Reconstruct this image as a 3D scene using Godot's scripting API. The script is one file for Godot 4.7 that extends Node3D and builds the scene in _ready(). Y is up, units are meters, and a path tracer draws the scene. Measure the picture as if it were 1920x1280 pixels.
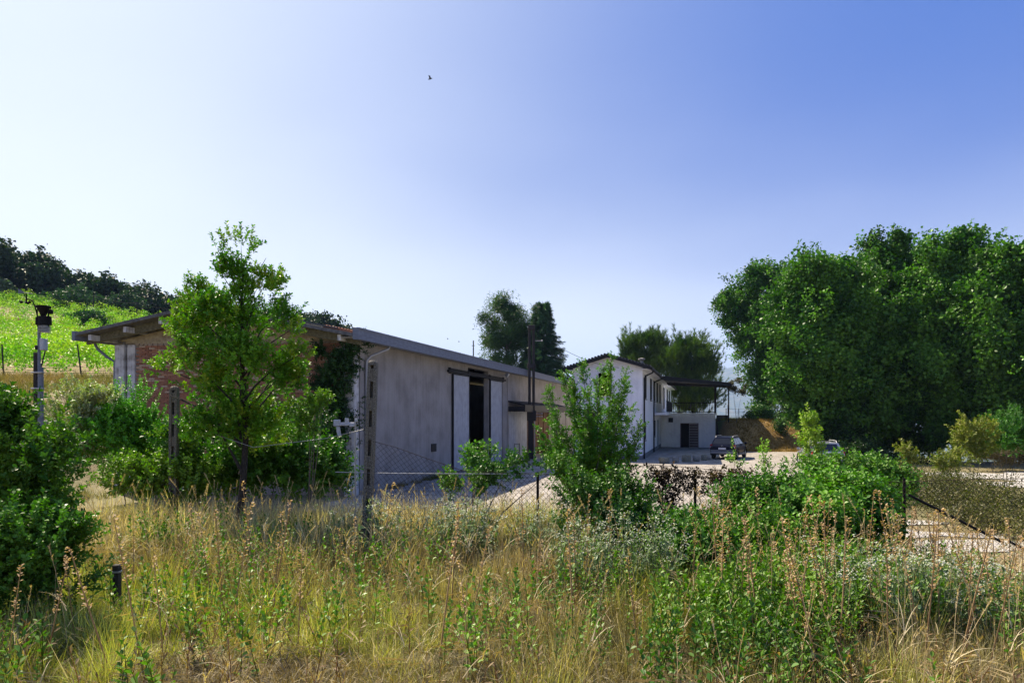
extends Node3D

# Metres, y up, the camera looks along -z from x = z = 0. p(x, y, d) takes the distance d in front of the camera's own plane.

const EYE := 3.2
var rng := RandomNumberGenerator.new()
var wob := FastNoiseLite.new()
var gap := FastNoiseLite.new()
var M := {}


class MB:
	var st := SurfaceTool.new()
	var xf := Transform3D()
	var col := Color.WHITE
	func _init() -> void:
		st.begin(Mesh.PRIMITIVE_TRIANGLES)
	func v(p: Vector3, n: Vector3) -> void:
		st.set_color(col)
		st.set_normal((xf.basis * n).normalized())
		st.add_vertex(xf * p)
	func tri(a: Vector3, b: Vector3, c: Vector3, n: Vector3) -> void:
		if (c - a).cross(b - a).dot(n) < 0.0:
			var t := b
			b = c
			c = t
		v(a, n)
		v(b, n)
		v(c, n)
	func face(a: Vector3, b: Vector3, c: Vector3, d: Vector3, out: Vector3) -> void:
		var n := (c - a).cross(b - a)
		if n.length_squared() < 1e-14:
			n = (d - a).cross(c - a)
		n = n.normalized()
		if n.dot(out) < 0.0:
			n = -n
		tri(a, b, c, n)
		tri(a, c, d, n)
	func hexa(q: Array) -> void:   # eight corners: four below, four above, same order round
		var m := Vector3.ZERO
		for k in q:
			m += k / 8.0
		for f in [[0, 1, 2, 3], [4, 5, 6, 7], [0, 1, 5, 4], [1, 2, 6, 5], [2, 3, 7, 6], [3, 0, 4, 7]]:
			var c: Vector3 = (q[f[0]] + q[f[1]] + q[f[2]] + q[f[3]]) / 4.0
			face(q[f[0]], q[f[1]], q[f[2]], q[f[3]], c - m)
	func box(a: Vector3, b: Vector3) -> void:
		hexa([Vector3(a.x, a.y, a.z), Vector3(b.x, a.y, a.z), Vector3(b.x, a.y, b.z), Vector3(a.x, a.y, b.z),
			Vector3(a.x, b.y, a.z), Vector3(b.x, b.y, a.z), Vector3(b.x, b.y, b.z), Vector3(a.x, b.y, b.z)])
	func cbox(c: Vector3, s: Vector3, bevel := 0.0) -> void:
		if bevel <= 0.0:
			box(c - s / 2.0, c + s / 2.0)
			return
		var h := s / 2.0
		# a box with its twelve edges chamfered
		for ax in 3:
			for sg in [-1.0, 1.0]:
				var u := (ax + 1) % 3
				var w := (ax + 2) % 3
				var q := []
				for k in [[-1, -1], [1, -1], [1, 1], [-1, 1]]:
					var r := Vector3.ZERO
					r[ax] = sg * h[ax]
					r[u] = k[0] * (h[u] - bevel)
					r[w] = k[1] * (h[w] - bevel)
					q.append(c + r)
				var n := Vector3.ZERO
				n[ax] = sg
				face(q[0], q[1], q[2], q[3], n)
				for s2 in [-1.0, 1.0]:
					var e := []
					for k in [-1.0, 1.0]:
						var r1 := Vector3.ZERO
						r1[ax] = sg * h[ax]
						r1[u] = s2 * (h[u] - bevel)
						r1[w] = k * (h[w] - bevel)
						var r2 := Vector3.ZERO
						r2[ax] = sg * (h[ax] - bevel)
						r2[u] = s2 * h[u]
						r2[w] = k * (h[w] - bevel)
						e.append([c + r1, c + r2])
					var n2 := Vector3.ZERO
					n2[ax] = sg
					n2[u] = s2
					face(e[0][0], e[1][0], e[1][1], e[0][1], n2)
	func tube(pts: Array, rad: Array, sides := 6, capped := true) -> void:
		var rings := []
		var ref := Vector3(0.31, 0.17, 0.93).normalized()
		for i in pts.size():
			var d: Vector3 = pts[mini(i + 1, pts.size() - 1)] - pts[maxi(i - 1, 0)]
			d = d.normalized()
			if absf(d.dot(ref)) > 0.95:
				ref = Vector3(0.9, 0.3, -0.2).normalized()
			var u := d.cross(ref).normalized()
			var w := d.cross(u).normalized()
			var ring := []
			for k in sides:
				var a := TAU * k / sides
				var n := u * cos(a) + w * sin(a)
				ring.append([pts[i] + n * float(rad[i]), n])
			rings.append(ring)
		for i in pts.size() - 1:
			for k in sides:
				var j := (k + 1) % sides
				var a: Array = rings[i][k]
				var b: Array = rings[i][j]
				var c: Array = rings[i + 1][j]
				var e: Array = rings[i + 1][k]
				var fl: bool = (c[0] - a[0]).cross(b[0] - a[0]).dot(a[1] + b[1]) < 0.0
				if fl:
					v(a[0], a[1]); v(c[0], c[1]); v(b[0], b[1])
					v(a[0], a[1]); v(e[0], e[1]); v(c[0], c[1])
				else:
					v(a[0], a[1]); v(b[0], b[1]); v(c[0], c[1])
					v(a[0], a[1]); v(c[0], c[1]); v(e[0], e[1])
		if capped:
			for end in [0, pts.size() - 1]:
				if float(rad[end]) > 0.003:
					var n2: Vector3 = (pts[0] - pts[1]) if end == 0 else (pts[end] - pts[end - 1])
					for k in range(1, sides - 1):
						tri(rings[end][0][0], rings[end][k][0], rings[end][k + 1][0], n2.normalized())
	func lathe(prof: Array, sides := 16, at := Vector3.ZERO, axis := Vector3.UP) -> void:   # prof: [radius, height] from one end to the other
		var pts := []
		var u := axis.cross(Vector3(0.3, 0.2, 0.9)).normalized()
		var w := axis.cross(u).normalized()
		for i in prof.size() - 1:
			for k in sides:
				var a0 := TAU * k / sides
				var a1 := TAU * (k + 1) / sides
				var r0 := u * cos(a0) + w * sin(a0)
				var r1 := u * cos(a1) + w * sin(a1)
				var q := [at + r0 * prof[i][0] + axis * prof[i][1], at + r1 * prof[i][0] + axis * prof[i][1], at + r1 * prof[i + 1][0] + axis * prof[i + 1][1], at + r0 * prof[i + 1][0] + axis * prof[i + 1][1]]
				var dr: float = prof[i + 1][0] - prof[i][0]
				var dh: float = prof[i + 1][1] - prof[i][1]
				var n := ((r0 + r1).normalized() * dh - axis * dr)
				if n.length() < 1e-6:
					continue
				face(q[0], q[1], q[2], q[3], n)
	func blade(base: Vector3, dir: Vector3, side: Vector3, length: float, width: float, droop: float, segs := 3) -> void:
		var prev := base
		var d := dir
		var up := side.cross(dir).normalized()
		for i in segs:
			var w0 := width * (1.0 - float(i) / segs)
			var w1 := width * (1.0 - float(i + 1) / segs)
			var nd := (d + Vector3(0, -droop, 0) + dir * 0.0).normalized()
			var nx := prev + nd * (length / segs)
			var n := side.cross(nd).normalized()
			tri(prev - side * w0 * 0.5, prev + side * w0 * 0.5, nx + side * w1 * 0.5, n)
			if i < segs - 1:
				tri(prev - side * w0 * 0.5, nx + side * w1 * 0.5, nx - side * w1 * 0.5, n)
			prev = nx
			d = nd
	func leaf(base: Vector3, dir: Vector3, up: Vector3, length: float, width: float, fold := 0.25) -> void:
		var side := dir.cross(up).normalized()
		var n := side.cross(dir).normalized()
		var m := base + dir * length * 0.45 - n * width * fold * 0.3
		var l := m - side * width * 0.5 + n * width * fold
		var r := m + side * width * 0.5 + n * width * fold
		var l2 := base + dir * length * 0.78 - side * width * 0.36 + n * width * fold * 0.6
		var r2 := base + dir * length * 0.78 + side * width * 0.36 + n * width * fold * 0.6
		var t := base + dir * length - n * width * fold * 0.5
		var nl := (n + side * fold).normalized()
		var nr := (n - side * fold).normalized()
		tri(base, m, l, nl)
		tri(base, r, m, nr)
		tri(m, t, l2, nl)
		tri(m, l2, l, nl)
		tri(m, r2, t, nr)
		tri(m, r, r2, nr)
	func done() -> ArrayMesh:
		return st.commit()


func p(x: float, y: float, d: float) -> Vector3:
	return Vector3(x, y, -d)


func ss(a: float, b: float, x: float) -> float:
	return smoothstep(a, b, x) if a < b else 1.0 - smoothstep(b, a, x)


func rf(a: float, b: float) -> float:
	return rng.randf_range(a, b)


func rdir() -> Vector3:
	var y := rf(-1, 1)
	var a := rf(0, TAU)
	var r := sqrt(maxf(0.0, 1.0 - y * y))
	return Vector3(r * cos(a), y, r * sin(a))


var taken := {}
func numbered(called: String) -> String:
	if not taken.has(called):
		taken[called] = 0
		return called
	taken[called] += 1
	return "%s_%03d" % [called, taken[called]]


func tag(o: Node, label := "", category := "", group := "", kind := "") -> Node:
	if label: o.set_meta("label", label)
	if category: o.set_meta("category", category)
	if group: o.set_meta("group", group)
	if kind: o.set_meta("kind", kind)
	return o


func thing(called: String, label: String, category: String, at := Vector3.ZERO, turn := 0.0, group := "") -> Node3D:
	var o := Node3D.new()
	o.name = numbered(called)
	add_child(o)
	o.position = at
	o.rotation.y = turn
	tag(o, label, category, group)
	return o


func obj(called: String, mesh: Mesh, m: Material, parent: Node = self, label := "") -> MeshInstance3D:
	var o := MeshInstance3D.new()
	o.name = numbered(called) if parent == self else called
	o.mesh = mesh
	o.material_override = m
	parent.add_child(o, true)
	if label: o.set_meta("label", label)
	return o


# copies: arrays of transforms and linear colours
func many(called: String, mesh: Mesh, m: Material, tr: Array, cols: Array, parent: Node = self, kind := "stuff") -> MultiMeshInstance3D:
	var mm := MultiMesh.new()
	mm.transform_format = MultiMesh.TRANSFORM_3D
	mm.use_colors = true
	mm.mesh = mesh
	mm.instance_count = tr.size()
	for i in tr.size():
		mm.set_instance_transform(i, tr[i])
		mm.set_instance_color(i, cols[i])
	var o := MultiMeshInstance3D.new()
	o.name = numbered(called) if parent == self else called
	o.multimesh = mm
	o.material_override = m
	parent.add_child(o, true)
	if kind: o.set_meta("kind", kind)
	return o


func basis_up(dir: Vector3, spin: float, s: float) -> Basis:
	var y := dir.normalized()
	var x := y.cross(Vector3(0.23, 0.11, 0.97)).normalized()
	var b := Basis(x, y, x.cross(y))
	return (b * Basis(Vector3.UP, spin)).scaled_local(Vector3(s, s, s))


# ---------------------------------------------------------------- materials
func lin(r: float, g: float, b: float) -> Color:
	return Color(r, g, b)


func flat(r: float, g: float, b: float, rough := 0.8, metal := 0.0) -> StandardMaterial3D:   # linear base colour
	var m := StandardMaterial3D.new()
	m.albedo_color = Color(r, g, b).linear_to_srgb()
	m.roughness = rough
	m.metallic = metal
	if r < 0.05 and rough > 0.4:
		m.metallic_specular = 0.25
	return m


func tex(size: int, lo: Color, mid: Color, hi: Color, freq: float, octaves := 4, seed_ := 1, kind := FastNoiseLite.TYPE_SIMPLEX_SMOOTH) -> NoiseTexture2D:
	var n := FastNoiseLite.new()
	n.noise_type = kind
	n.seed = seed_
	n.frequency = freq
	n.fractal_octaves = octaves
	var t := NoiseTexture2D.new()
	t.width = size
	t.height = size
	t.seamless = true
	t.noise = n
	var g := Gradient.new()
	g.offsets = PackedFloat32Array([0.15, 0.5, 0.85])
	g.colors = PackedColorArray([lo.linear_to_srgb(), mid.linear_to_srgb(), hi.linear_to_srgb()])
	t.color_ramp = g
	return t


func rough_tex(size: int, freq: float, octaves: int, strength: float, seed_ := 3) -> NoiseTexture2D:
	var n := FastNoiseLite.new()
	n.seed = seed_
	n.frequency = freq
	n.fractal_octaves = octaves
	var t := NoiseTexture2D.new()
	t.width = size
	t.height = size
	t.seamless = true
	t.noise = n
	t.as_normal_map = true
	t.bump_strength = strength
	return t


# colours laid in world space: scale = repeats per metre
func noisy(lo: Color, mid: Color, hi: Color, freq: float, scale: Vector3, rough := 0.9, bump := 0.0, seed_ := 1, tinted := false) -> StandardMaterial3D:
	var m := StandardMaterial3D.new()
	m.albedo_texture = tex(512, lo, mid, hi, freq, 5, seed_)
	m.roughness = rough
	m.uv1_triplanar = true
	m.uv1_world_triplanar = true
	m.uv1_scale = scale
	if bump > 0.0:
		m.normal_enabled = true
		m.normal_texture = rough_tex(512, freq * 2.0, 5, 8.0, seed_ + 7)
		m.normal_scale = bump
	m.vertex_color_use_as_albedo = tinted
	return m


func foliage(shine := 0.45, back := Color(0.85, 1.0, 0.35)) -> StandardMaterial3D:   # tinted by each copy's colour
	var m := StandardMaterial3D.new()
	m.albedo_color = Color.WHITE
	m.vertex_color_use_as_albedo = true
	m.roughness = shine
	m.metallic_specular = 0.30
	m.backlight_enabled = true
	m.backlight = back
	return m


# ---------------------------------------------------------------- camera, sky, sun
const SUN_FROM := Vector3(-0.669, 1.19, -0.743)   # towards the sun: ahead and to the left, 50 degrees up

func sky_color(d: Vector3) -> Color:   # clear summer air: wide glow round the sun, white haze low down, deep blue away from both
	var el := rad_to_deg(asin(clampf(d.y, -1, 1)))
	var s := SUN_FROM.normalized()
	var daz := rad_to_deg(absf(angle_difference(atan2(d.x, -d.z), atan2(s.x, -s.z)))) * cos(deg_to_rad(maxf(el, 0.0)))
	var del := (rad_to_deg(asin(s.y)) - el) * 0.6
	var g := 0.86 * exp(-pow(sqrt(daz * daz + del * del) / 36.0, 2.0))
	var wisp := 0.8 * wob.get_noise_3d(d.x * 160.0, d.y * 420.0, d.z * 160.0)
	var h := 1.0 / (1.0 + exp((el - 8.0 - 11.0 * exp(-pow(daz / 50.0, 2.0)) + wisp * 3.0) / 4.6))
	var w := 1.0 - (1.0 - g) * (1.0 - h)
	var c := Vector3(0.036, 0.128, 0.49).lerp(Vector3(0.87, 0.93, 1.0), w)
	if el < 0.0:
		c = Vector3(0.5, 0.55, 0.65)
	return Color(c.x, c.y, c.z)


func light_up() -> void:
	var cam := Camera3D.new()
	cam.name = "camera"
	cam.projection = Camera3D.PROJECTION_FRUSTUM
	cam.near = 0.1
	cam.far = 16000.0
	cam.size = 0.1                        # half height / near = 0.5
	cam.frustum_offset = Vector2(0, 0.1 * 138.0 / 1280.0)
	cam.position = Vector3(0, EYE, 0)
	add_child(cam)
	cam.current = true

	var im := Image.create(1024, 512, false, Image.FORMAT_RGBF)
	for y in 512:
		var el := PI * (0.5 - (y + 0.5) / 512.0)
		for x in 1024:
			var a := TAU * (x + 0.5) / 1024.0
			im.set_pixel(x, y, sky_color(Vector3(sin(a) * cos(el), sin(el), -cos(a) * cos(el))))
	var pano := PanoramaSkyMaterial.new()
	pano.panorama = ImageTexture.create_from_image(im)
	var sky := Sky.new()
	sky.sky_material = pano
	var env := Environment.new()
	env.background_mode = Environment.BG_SKY
	env.sky = sky
	env.background_energy_multiplier = 0.53
	env.tonemap_mode = Environment.TONE_MAPPER_LINEAR
	env.tonemap_exposure = 2.5
	env.fog_enabled = true
	env.fog_density = 0.00011
	env.fog_light_color = Color(0.66, 0.79, 1.0)
	env.sdfgi_enabled = true
	env.ssao_enabled = true
	env.ssil_enabled = true
	var we := WorldEnvironment.new()
	we.name = "daylight"
	we.environment = env
	add_child(we)

	var sun := DirectionalLight3D.new()
	sun.name = "sun"
	sun.light_energy = 1.6
	sun.light_color = Color(1.0, 0.94, 0.84)
	sun.light_angular_distance = 0.5
	sun.shadow_enabled = true
	add_child(sun)
	sun.look_at_from_position(SUN_FROM * 10.0, Vector3.ZERO)


# ---------------------------------------------------------------- the lie of the land
func gh(x: float, d: float) -> float:
	var edge := 10.0 - 2.3 * ss(2.0, 6.0, x)
	var flat_h := (1.5 - 0.55 * ss(3.0, 7.5, x)) * (1.0 - ss(edge, edge + 5.5, d))
	if d < 16.0:
		flat_h += 0.07 * wob.get_noise_2d(x * 22.0, d * 22.0) * (1.0 - ss(11.0, 16.0, d))
	# bank to the right of the terrace
	flat_h += 2.7 * ss(60.0, 66.0, d) * (1.0 - ss(27.0, 34.0, x)) * ss(20.2, 20.9, x)
	# the hill on the left
	var u := maxf(0.0, -x - 18.0)
	var hl := 1.5 + clampf((d - 12.0) / 33.0, 0.0, 1.0) * 4.3
	if d > 45.0:
		hl = 5.8 + (minf(d, 115.0) - 45.0) * (0.08 + 0.0024 * minf(u, 130.0)) + maxf(0.0, minf(d, 260.0) - 115.0) * 0.04
		hl -= maxf(0.0, d - 260.0) * 0.25
	var wl := ss(-16.8 + maxf(0.0, d - 28.0) * 0.05, -22.5, x)
	if d > 72.0:
		wl = lerpf(wl, ss(18.0, -25.0, x), ss(72.0, 100.0, d))
	if d < 12.0:
		wl *= ss(2.0, 12.0, d)
	var h := lerpf(flat_h, hl, wl)
	# the ground drops to the valley
	var brink := lerpf(88.0, 47.0, ss(26.5, 30.5, x))
	var drop := maxf(0.0, d - brink) * ss(-30.0, 8.0, x)
	h -= minf(165.0, drop * 0.30)
	if d > 300.0:
		h = lerpf(h, -165.0, ss(300.0, 800.0, d))
	return h


func spread(parts: Array) -> Array:   # [from, to, step] ...
	var r := []
	for q in parts:
		var a: float = q[0]
		while a < q[1] - 1e-4:
			r.append(a)
			a += q[2]
	r.append(parts[-1][1])
	return r


func land() -> void:
	var xs := spread([[-6000.0, -400.0, 700.0], [-400.0, -150.0, 25.0], [-150.0, -50.0, 5.0], [-50.0, -24.0, 1.6], [-24.0, -12.0, 0.8], [-12.0, 12.0, 0.4], [12.0, 36.0, 0.8], [36.0, 70.0, 2.0], [70.0, 200.0, 13.0], [200.0, 9000.0, 800.0]])
	var ds := spread([[-60.0, 0.0, 6.0], [0.0, 17.0, 0.4], [17.0, 56.0, 1.3], [56.0, 68.0, 0.5], [68.0, 140.0, 2.4], [140.0, 320.0, 12.0], [320.0, 1000.0, 70.0], [1000.0, 9000.0, 800.0]])
	var st := SurfaceTool.new()
	st.begin(Mesh.PRIMITIVE_TRIANGLES)
	st.set_smooth_group(0)
	for d in ds:
		for x in xs:
			# colour of the soil and its thin cover: straw, green hill, dry bank, far fields
			var c := Color(0.24, 0.195, 0.11)
			c = c.lerp(Color(0.15, 0.16, 0.06), clampf(0.5 + wob.get_noise_2d(x * 9.0, d * 9.0) * 1.4, 0, 1) * 0.7)
			var hill := ss(-18.0, -24.0, x) * ss(20.0, 40.0, d)
			c = c.lerp(Color(0.30, 0.22, 0.10), hill * 0.8)
			if x > 18.0 and d > 55.0 and d < 90.0:
				var bank := ss(58.0, 61.0, d) * ss(19.0, 21.0, x)
				c = c.lerp(Color(0.34, 0.22, 0.075), bank * (1.0 - ss(66.5, 68.0, d)))
				c = c.lerp(Color(0.12, 0.17, 0.04), bank * ss(66.5, 68.0, d))
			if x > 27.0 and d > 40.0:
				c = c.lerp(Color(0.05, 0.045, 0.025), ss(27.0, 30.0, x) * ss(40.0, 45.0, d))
			c = c.lerp(Color(0.07, 0.10, 0.04), ss(150.0, 300.0, d))
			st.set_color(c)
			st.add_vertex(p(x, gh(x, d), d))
	var w := xs.size()
	for j in ds.size() - 1:
		for i in w - 1:
			var a := j * w + i
			for k in [a, a + w, a + 1, a + 1, a + w, a + w + 1]:
				st.add_index(k)
	st.generate_normals()
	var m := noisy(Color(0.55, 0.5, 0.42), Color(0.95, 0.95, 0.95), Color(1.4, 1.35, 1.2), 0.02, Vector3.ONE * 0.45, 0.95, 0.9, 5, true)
	m.albedo_texture = tex(512, Color(0.5, 0.46, 0.40), Color(0.8, 0.78, 0.74), Color(1, 0.98, 0.92), 0.02, 5, 5)
	tag(obj("ground", st.commit(), m), "", "", "", "structure")

	# gravel yard: its own sheet, cut out of a fine grid along an uneven outline
	var outline := PackedVector2Array()
	for q in [[-6.1, 27.4], [-7.2, 23.0], [-4.5, 20.5], [-1.5, 20.2], [0.5, 19.0], [3.0, 17.0], [6.0, 15.6], [8.6, 15.4], [9.8, 17.0], [10.4, 21.0], [11.5, 25.5], [13.6, 30.0], [17.0, 35.0], [20.5, 42.0], [23.5, 49.0], [25.4, 55.0], [25.2, 58.6], [21.0, 59.5], [19.9, 62.0], [19.9, 69.0], [14.0, 69.5], [9.0, 49.2], [4.0, 50.8], [7.5, 73.5], [6.0, 74.0]]:
		outline.append(Vector2(q[0], q[1]))
	var fine := PackedVector2Array()
	for i in outline.size():
		var a := outline[i]
		var b := outline[(i + 1) % outline.size()]
		var n := maxi(1, int(a.distance_to(b) / 0.5))
		for k in n:
			var q := a.lerp(b, float(k) / n)
			if q.y < 58.0 and not (q.x < 9.0 and q.y > 24.0):
				q += Vector2(wob.get_noise_2d(q.x * 30.0, q.y * 30.0), wob.get_noise_2d(q.y * 30.0 + 99.0, q.x * 30.0)) * 0.9
			fine.append(q)
	var tri := Geometry2D.triangulate_polygon(fine)
	var y := MB.new()
	for k in range(0, tri.size(), 3):
		var c := []
		for e in 3:
			var q := fine[tri[k + e]]
			c.append(p(q.x, 0.012, q.y))
		y.tri(c[0], c[1], c[2], Vector3.UP)
	var g := noisy(Color(0.20, 0.175, 0.148), Color(0.285, 0.255, 0.22), Color(0.35, 0.32, 0.285), 0.022, Vector3.ONE * 0.055, 0.95, 0.5, 11)
	g.albedo_texture = tex(1024, Color(0.17, 0.152, 0.13), Color(0.265, 0.24, 0.21), Color(0.34, 0.315, 0.285), 0.016, 7, 11)
	g.normal_texture = rough_tex(1024, 0.12, 4, 10.0, 5)
	tag(obj("gravel_yard", y.done(), g), "", "", "", "structure")

	# gravel track seen through the fence on the right, in ragged pale patches
	var gm := noisy(Color(0.28, 0.26, 0.235), Color(0.38, 0.36, 0.335), Color(0.45, 0.43, 0.41), 0.03, Vector3.ONE * 0.5, 0.95, 0.6, 21)
	var tr := MB.new()
	for s in [[9.4, 16.2, 2.6, 0.7], [11.6, 16.9, 2.2, 0.6], [9.9, 18.4, 2.2, 0.7], [10.6, 20.2, 1.8, 0.8], [12.6, 18.0, 1.2, 0.4], [24.2, 31.0, 3.2, 1.5], [27.5, 33.5, 3.4, 1.2], [24.5, 36.0, 2.6, 1.6], [29.5, 37.0, 3.2, 1.6]]:
		var ring := []
		for k in 30:
			var a := TAU * k / 30.0
			var r := 1.0 + 0.55 * wob.get_noise_2d(s[0] * 40.0 + cos(a) * 38.0, s[1] * 40.0 + sin(a) * 38.0)
			ring.append(p(s[0] + cos(a) * s[2] * r, 0.0, s[1] + sin(a) * s[3] * r))
		for k in 30:
			var q := [p(s[0], 0, s[1]), ring[k], ring[(k + 1) % 30]]
			for e in 3:
				q[e].y = gh(q[e].x, -q[e].z) + 0.016 + 0.0041 * fmod(s[0] * 7.0, 3.0)
			tr.tri(q[0], q[1], q[2], Vector3.UP)
	tag(obj("gravel_track", tr.done(), gm), "", "", "", "structure")

	# mountains across the valley
	for spec in [["mountain", 7600.0, 3600.0, [[-5200, 300], [-1500, 330], [500, 380], [1300, 420], [1900, 430], [2330, 505], [2560, 575], [2760, 600], [2960, 570], [3400, 560], [4200, 500], [5400, 380], [7400, 250]], 3]]:
		var sm := SurfaceTool.new()
		sm.begin(Mesh.PRIMITIVE_TRIANGLES)
		sm.set_smooth_group(0)
		var prof: Array = spec[3]
		var nx := 120
		var nz := 26
		var x0: float = prof[0][0]
		var x1: float = prof[-1][0]
		for j in nz:
			var f := float(j) / (nz - 1)
			for i in nx:
				var x := lerpf(x0, x1, float(i) / (nx - 1))
				var top := 0.0
				for k in prof.size() - 1:
					if x >= prof[k][0] and x <= prof[k + 1][0]:
						top = lerpf(prof[k][1], prof[k + 1][1], smoothstep(0.0, 1.0, (x - prof[k][0]) / float(prof[k + 1][0] - prof[k][0])))
				var rise := sin(PI * minf(f * 0.62, 0.5)) if f < 0.81 else cos((f - 0.81) / 0.19 * PI * 0.5)
				var nn := wob.get_noise_2d(x * 0.12 + spec[4] * 77.0, f * 260.0)
				sm.add_vertex(p(x, -170.0 + (top + 170.0) * rise * (1.0 + 0.10 * nn * (1.0 - rise * 0.7)), spec[1] - spec[2] * 0.8 + spec[2] * f))
		for j in nz - 1:
			for i in nx - 1:
				var a := j * nx + i
				for k in [a, a + nx, a + 1, a + 1, a + nx, a + nx + 1]:
					sm.add_index(k)
		sm.generate_normals()
		tag(obj(spec[0], sm.commit(), noisy(Color(0.03, 0.05, 0.02), Color(0.07, 0.09, 0.04), Color(0.16, 0.14, 0.07), 0.012, Vector3.ONE * 0.0015, 0.95, 0.0, 31)), "", "", "", "structure")


# ---------------------------------------------------------------- buildings. In a building's own axes x points out to the right of its long wall, -z runs along that wall
const TURN := -0.2778

func g3(n: float, y: float, t: float) -> Vector3:
	return Vector3(n, y, -t)


func slab(b: MB, q: Array, thick: float) -> void:   # a sloping sheet: four corners of its top, and its thickness downwards
	var h := []
	for k in q:
		h.append(k - Vector3(0, thick, 0))
	b.hexa(h + q)


func barn() -> void:
	var o := thing("barn", "long low farm barn with brick gable, grey plastered side and dark fascia", "barn", p(-6.2, 0, 26.9), TURN)
	var plaster: Material = M.plaster
	var conc: Material = M.concrete
	var gx := -10.07
	var gt := -1.52
	var gdir := Vector3(gx, 0, -gt).normalized()
	var glen := Vector2(gx, gt).length()
	# the gable's own axes: x from the left corner to the right one, z out towards the meadow
	var gxf := Transform3D(Basis(-gdir, Vector3.UP, (-gdir).cross(Vector3.UP)), g3(gx, 0, gt))
	# long wall, with the tall opening left out
	var w := MB.new()
	var T := 0.3
	w.box(g3(-T, -0.4, 13.25), g3(0, 6.11, 0.42))
	w.box(g3(-T, -0.4, 21.9), g3(0, 6.11, 17.1))
	w.box(g3(-T, 5.98, 17.1), g3(0, 6.11, 13.25))
	w.box(g3(-T, 3.6, 34.4), g3(0, 6.11, 21.9))
	w.box(g3(-T, -0.4, 47.5), g3(0, 6.11, 34.4))
	w.box(g3(-T, -0.4, 26.9), g3(0, 3.6, 26.6))
	obj("wall", w.done(), plaster, o)
	var w2 := MB.new()
	w2.box(g3(gx - 0.1, -0.4, 47.5), g3(gx + 0.2, 6.35, gt + 0.3))
	w2.box(g3(gx + 0.2, -0.4, 47.5), g3(-T, 6.35, 47.2))
	obj("rear_wall", w2.done(), plaster, o)
	# plinth line and shallow pilasters along the wall
	for t in [21.5, 28.0, 36.0, 42.0]:
		if t > 34.5 or t < 21.9:
			var pi_ := MB.new()
			pi_.box(g3(0, 0, t + 0.18), g3(0.05, 6.0, t - 0.18))
			obj("pilaster", pi_.done(), plaster, o)
	# gable frame: two pillars, ring beam, rendered triangle
	for e in [[glen - 0.40, glen + 0.02, 0.05], [-0.06, 0.36, 0.05], [0.45, 0.78, -0.02]]:
		var pl := MB.new()
		pl.xf = gxf
		pl.box(Vector3(e[0], -0.4, -0.4), Vector3(e[1], 6.08, e[2] + 0.05))
		obj("pillar", pl.done(), M.white_concrete, o)
	var rb := MB.new()
	rb.xf = gxf
	rb.box(Vector3(0.36, 6.14, -0.3), Vector3(glen - 0.4, 6.24, -0.002))
	var apex := 7.25
	var tri_f := []
	for z in [-0.3, -0.006]:
		tri_f.append([Vector3(0.0, 6.24, z), Vector3(glen, 6.14, z), Vector3(glen * 0.45, apex, z)])
	rb.tri(tri_f[1][0], tri_f[1][1], tri_f[1][2], Vector3(0, 0, 1))
	rb.tri(tri_f[0][0], tri_f[0][1], tri_f[0][2], Vector3(0, 0, -1))
	obj("gable_render", rb.done(), M.ochre, o)
	# ragged mortar edge under the beam
	var rg := MB.new()
	rg.xf = gxf
	var s := 0.85
	while s < glen - 0.45:
		var wd := rf(0.16, 0.24)
		rg.lathe([[0.001, 0.0], [wd * 0.5, 0.0], [wd * 0.45, 0.025], [0.001, 0.03]], 8, Vector3(s, 6.13 + rf(-0.01, 0.01), -0.05), Vector3(0, 0, 1))
		s += wd
	obj("mortar_edge", rg.done(), M.mortar, o)
	# brick infill
	var back := MB.new()
	back.xf = gxf
	back.box(Vector3(0.40, -0.4, -0.3), Vector3(glen - 0.4, 6.14, -0.075))
	var inf := obj("mortar_wall", back.done(), M.mortar, o)
	var BL := 0.27
	var BH := 0.066
	var GAPJ := 0.012
	var near_b := []
	var rest := []
	var row := 0
	var yb := 0.6
	while yb < 6.05:
		var sx := 0.80 + (0.14 if row % 2 else 0.0)
		while sx + BL < glen - 0.41:
			var seen: bool = (sx > glen - 3.8 and sx < glen - 1.1 and yb > 3.9) or (sx < glen - 7.3 and yb > 4.0)
			(near_b if seen and rng.randf() < 0.55 else rest).append(Vector2(sx, yb))
			sx += BL + GAPJ
		row += 1
		yb += BH + GAPJ
	while near_b.size() > 290:
		rest.append(near_b.pop_at(rng.randi_range(0, near_b.size() - 1)))
	var shapes := []
	for k in 4:
		var b := MB.new()
		b.cbox(Vector3.ZERO, Vector3(BL * rf(0.95, 1.0), BH * rf(0.9, 1.0), 0.06), 0.006)
		shapes.append(b.done())
	for q in near_b:
		var bo := obj("brick", shapes[rng.randi() % 4], M.bricks[rng.randi() % 7], inf)
		bo.transform = gxf * Transform3D(Basis(Vector3(0, 0, 1), rf(-0.012, 0.012)), Vector3(q.x + BL / 2, q.y + BH / 2, -0.048 + rf(-0.008, 0.008)))
	var rm := MB.new()
	rm.xf = gxf
	for q in rest:
		var t := rf(0.75, 1.15)
		rm.col = Color(0.35 * t, 0.155 * t, 0.088 * t) if rng.randf() > 0.07 else Color(0.52, 0.38, 0.27)
		var zz := rf(-0.008, 0.008)
		rm.box(Vector3(q.x, q.y, -0.078), Vector3(q.x + BL * rf(0.95, 1.0), q.y + BH, -0.018 + zz))
	tag(obj("brickwork", rm.done(), M.brick_tint, inf), "", "", "", "stuff")
	# roof: two thin slopes with overhang, fascia, gutter box, purlins
	var er := 6.22    # underside height at the right eave line
	var el := 6.52
	var ax := gx * 0.55
	var fro := -1.15
	var bk := 48.0
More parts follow.
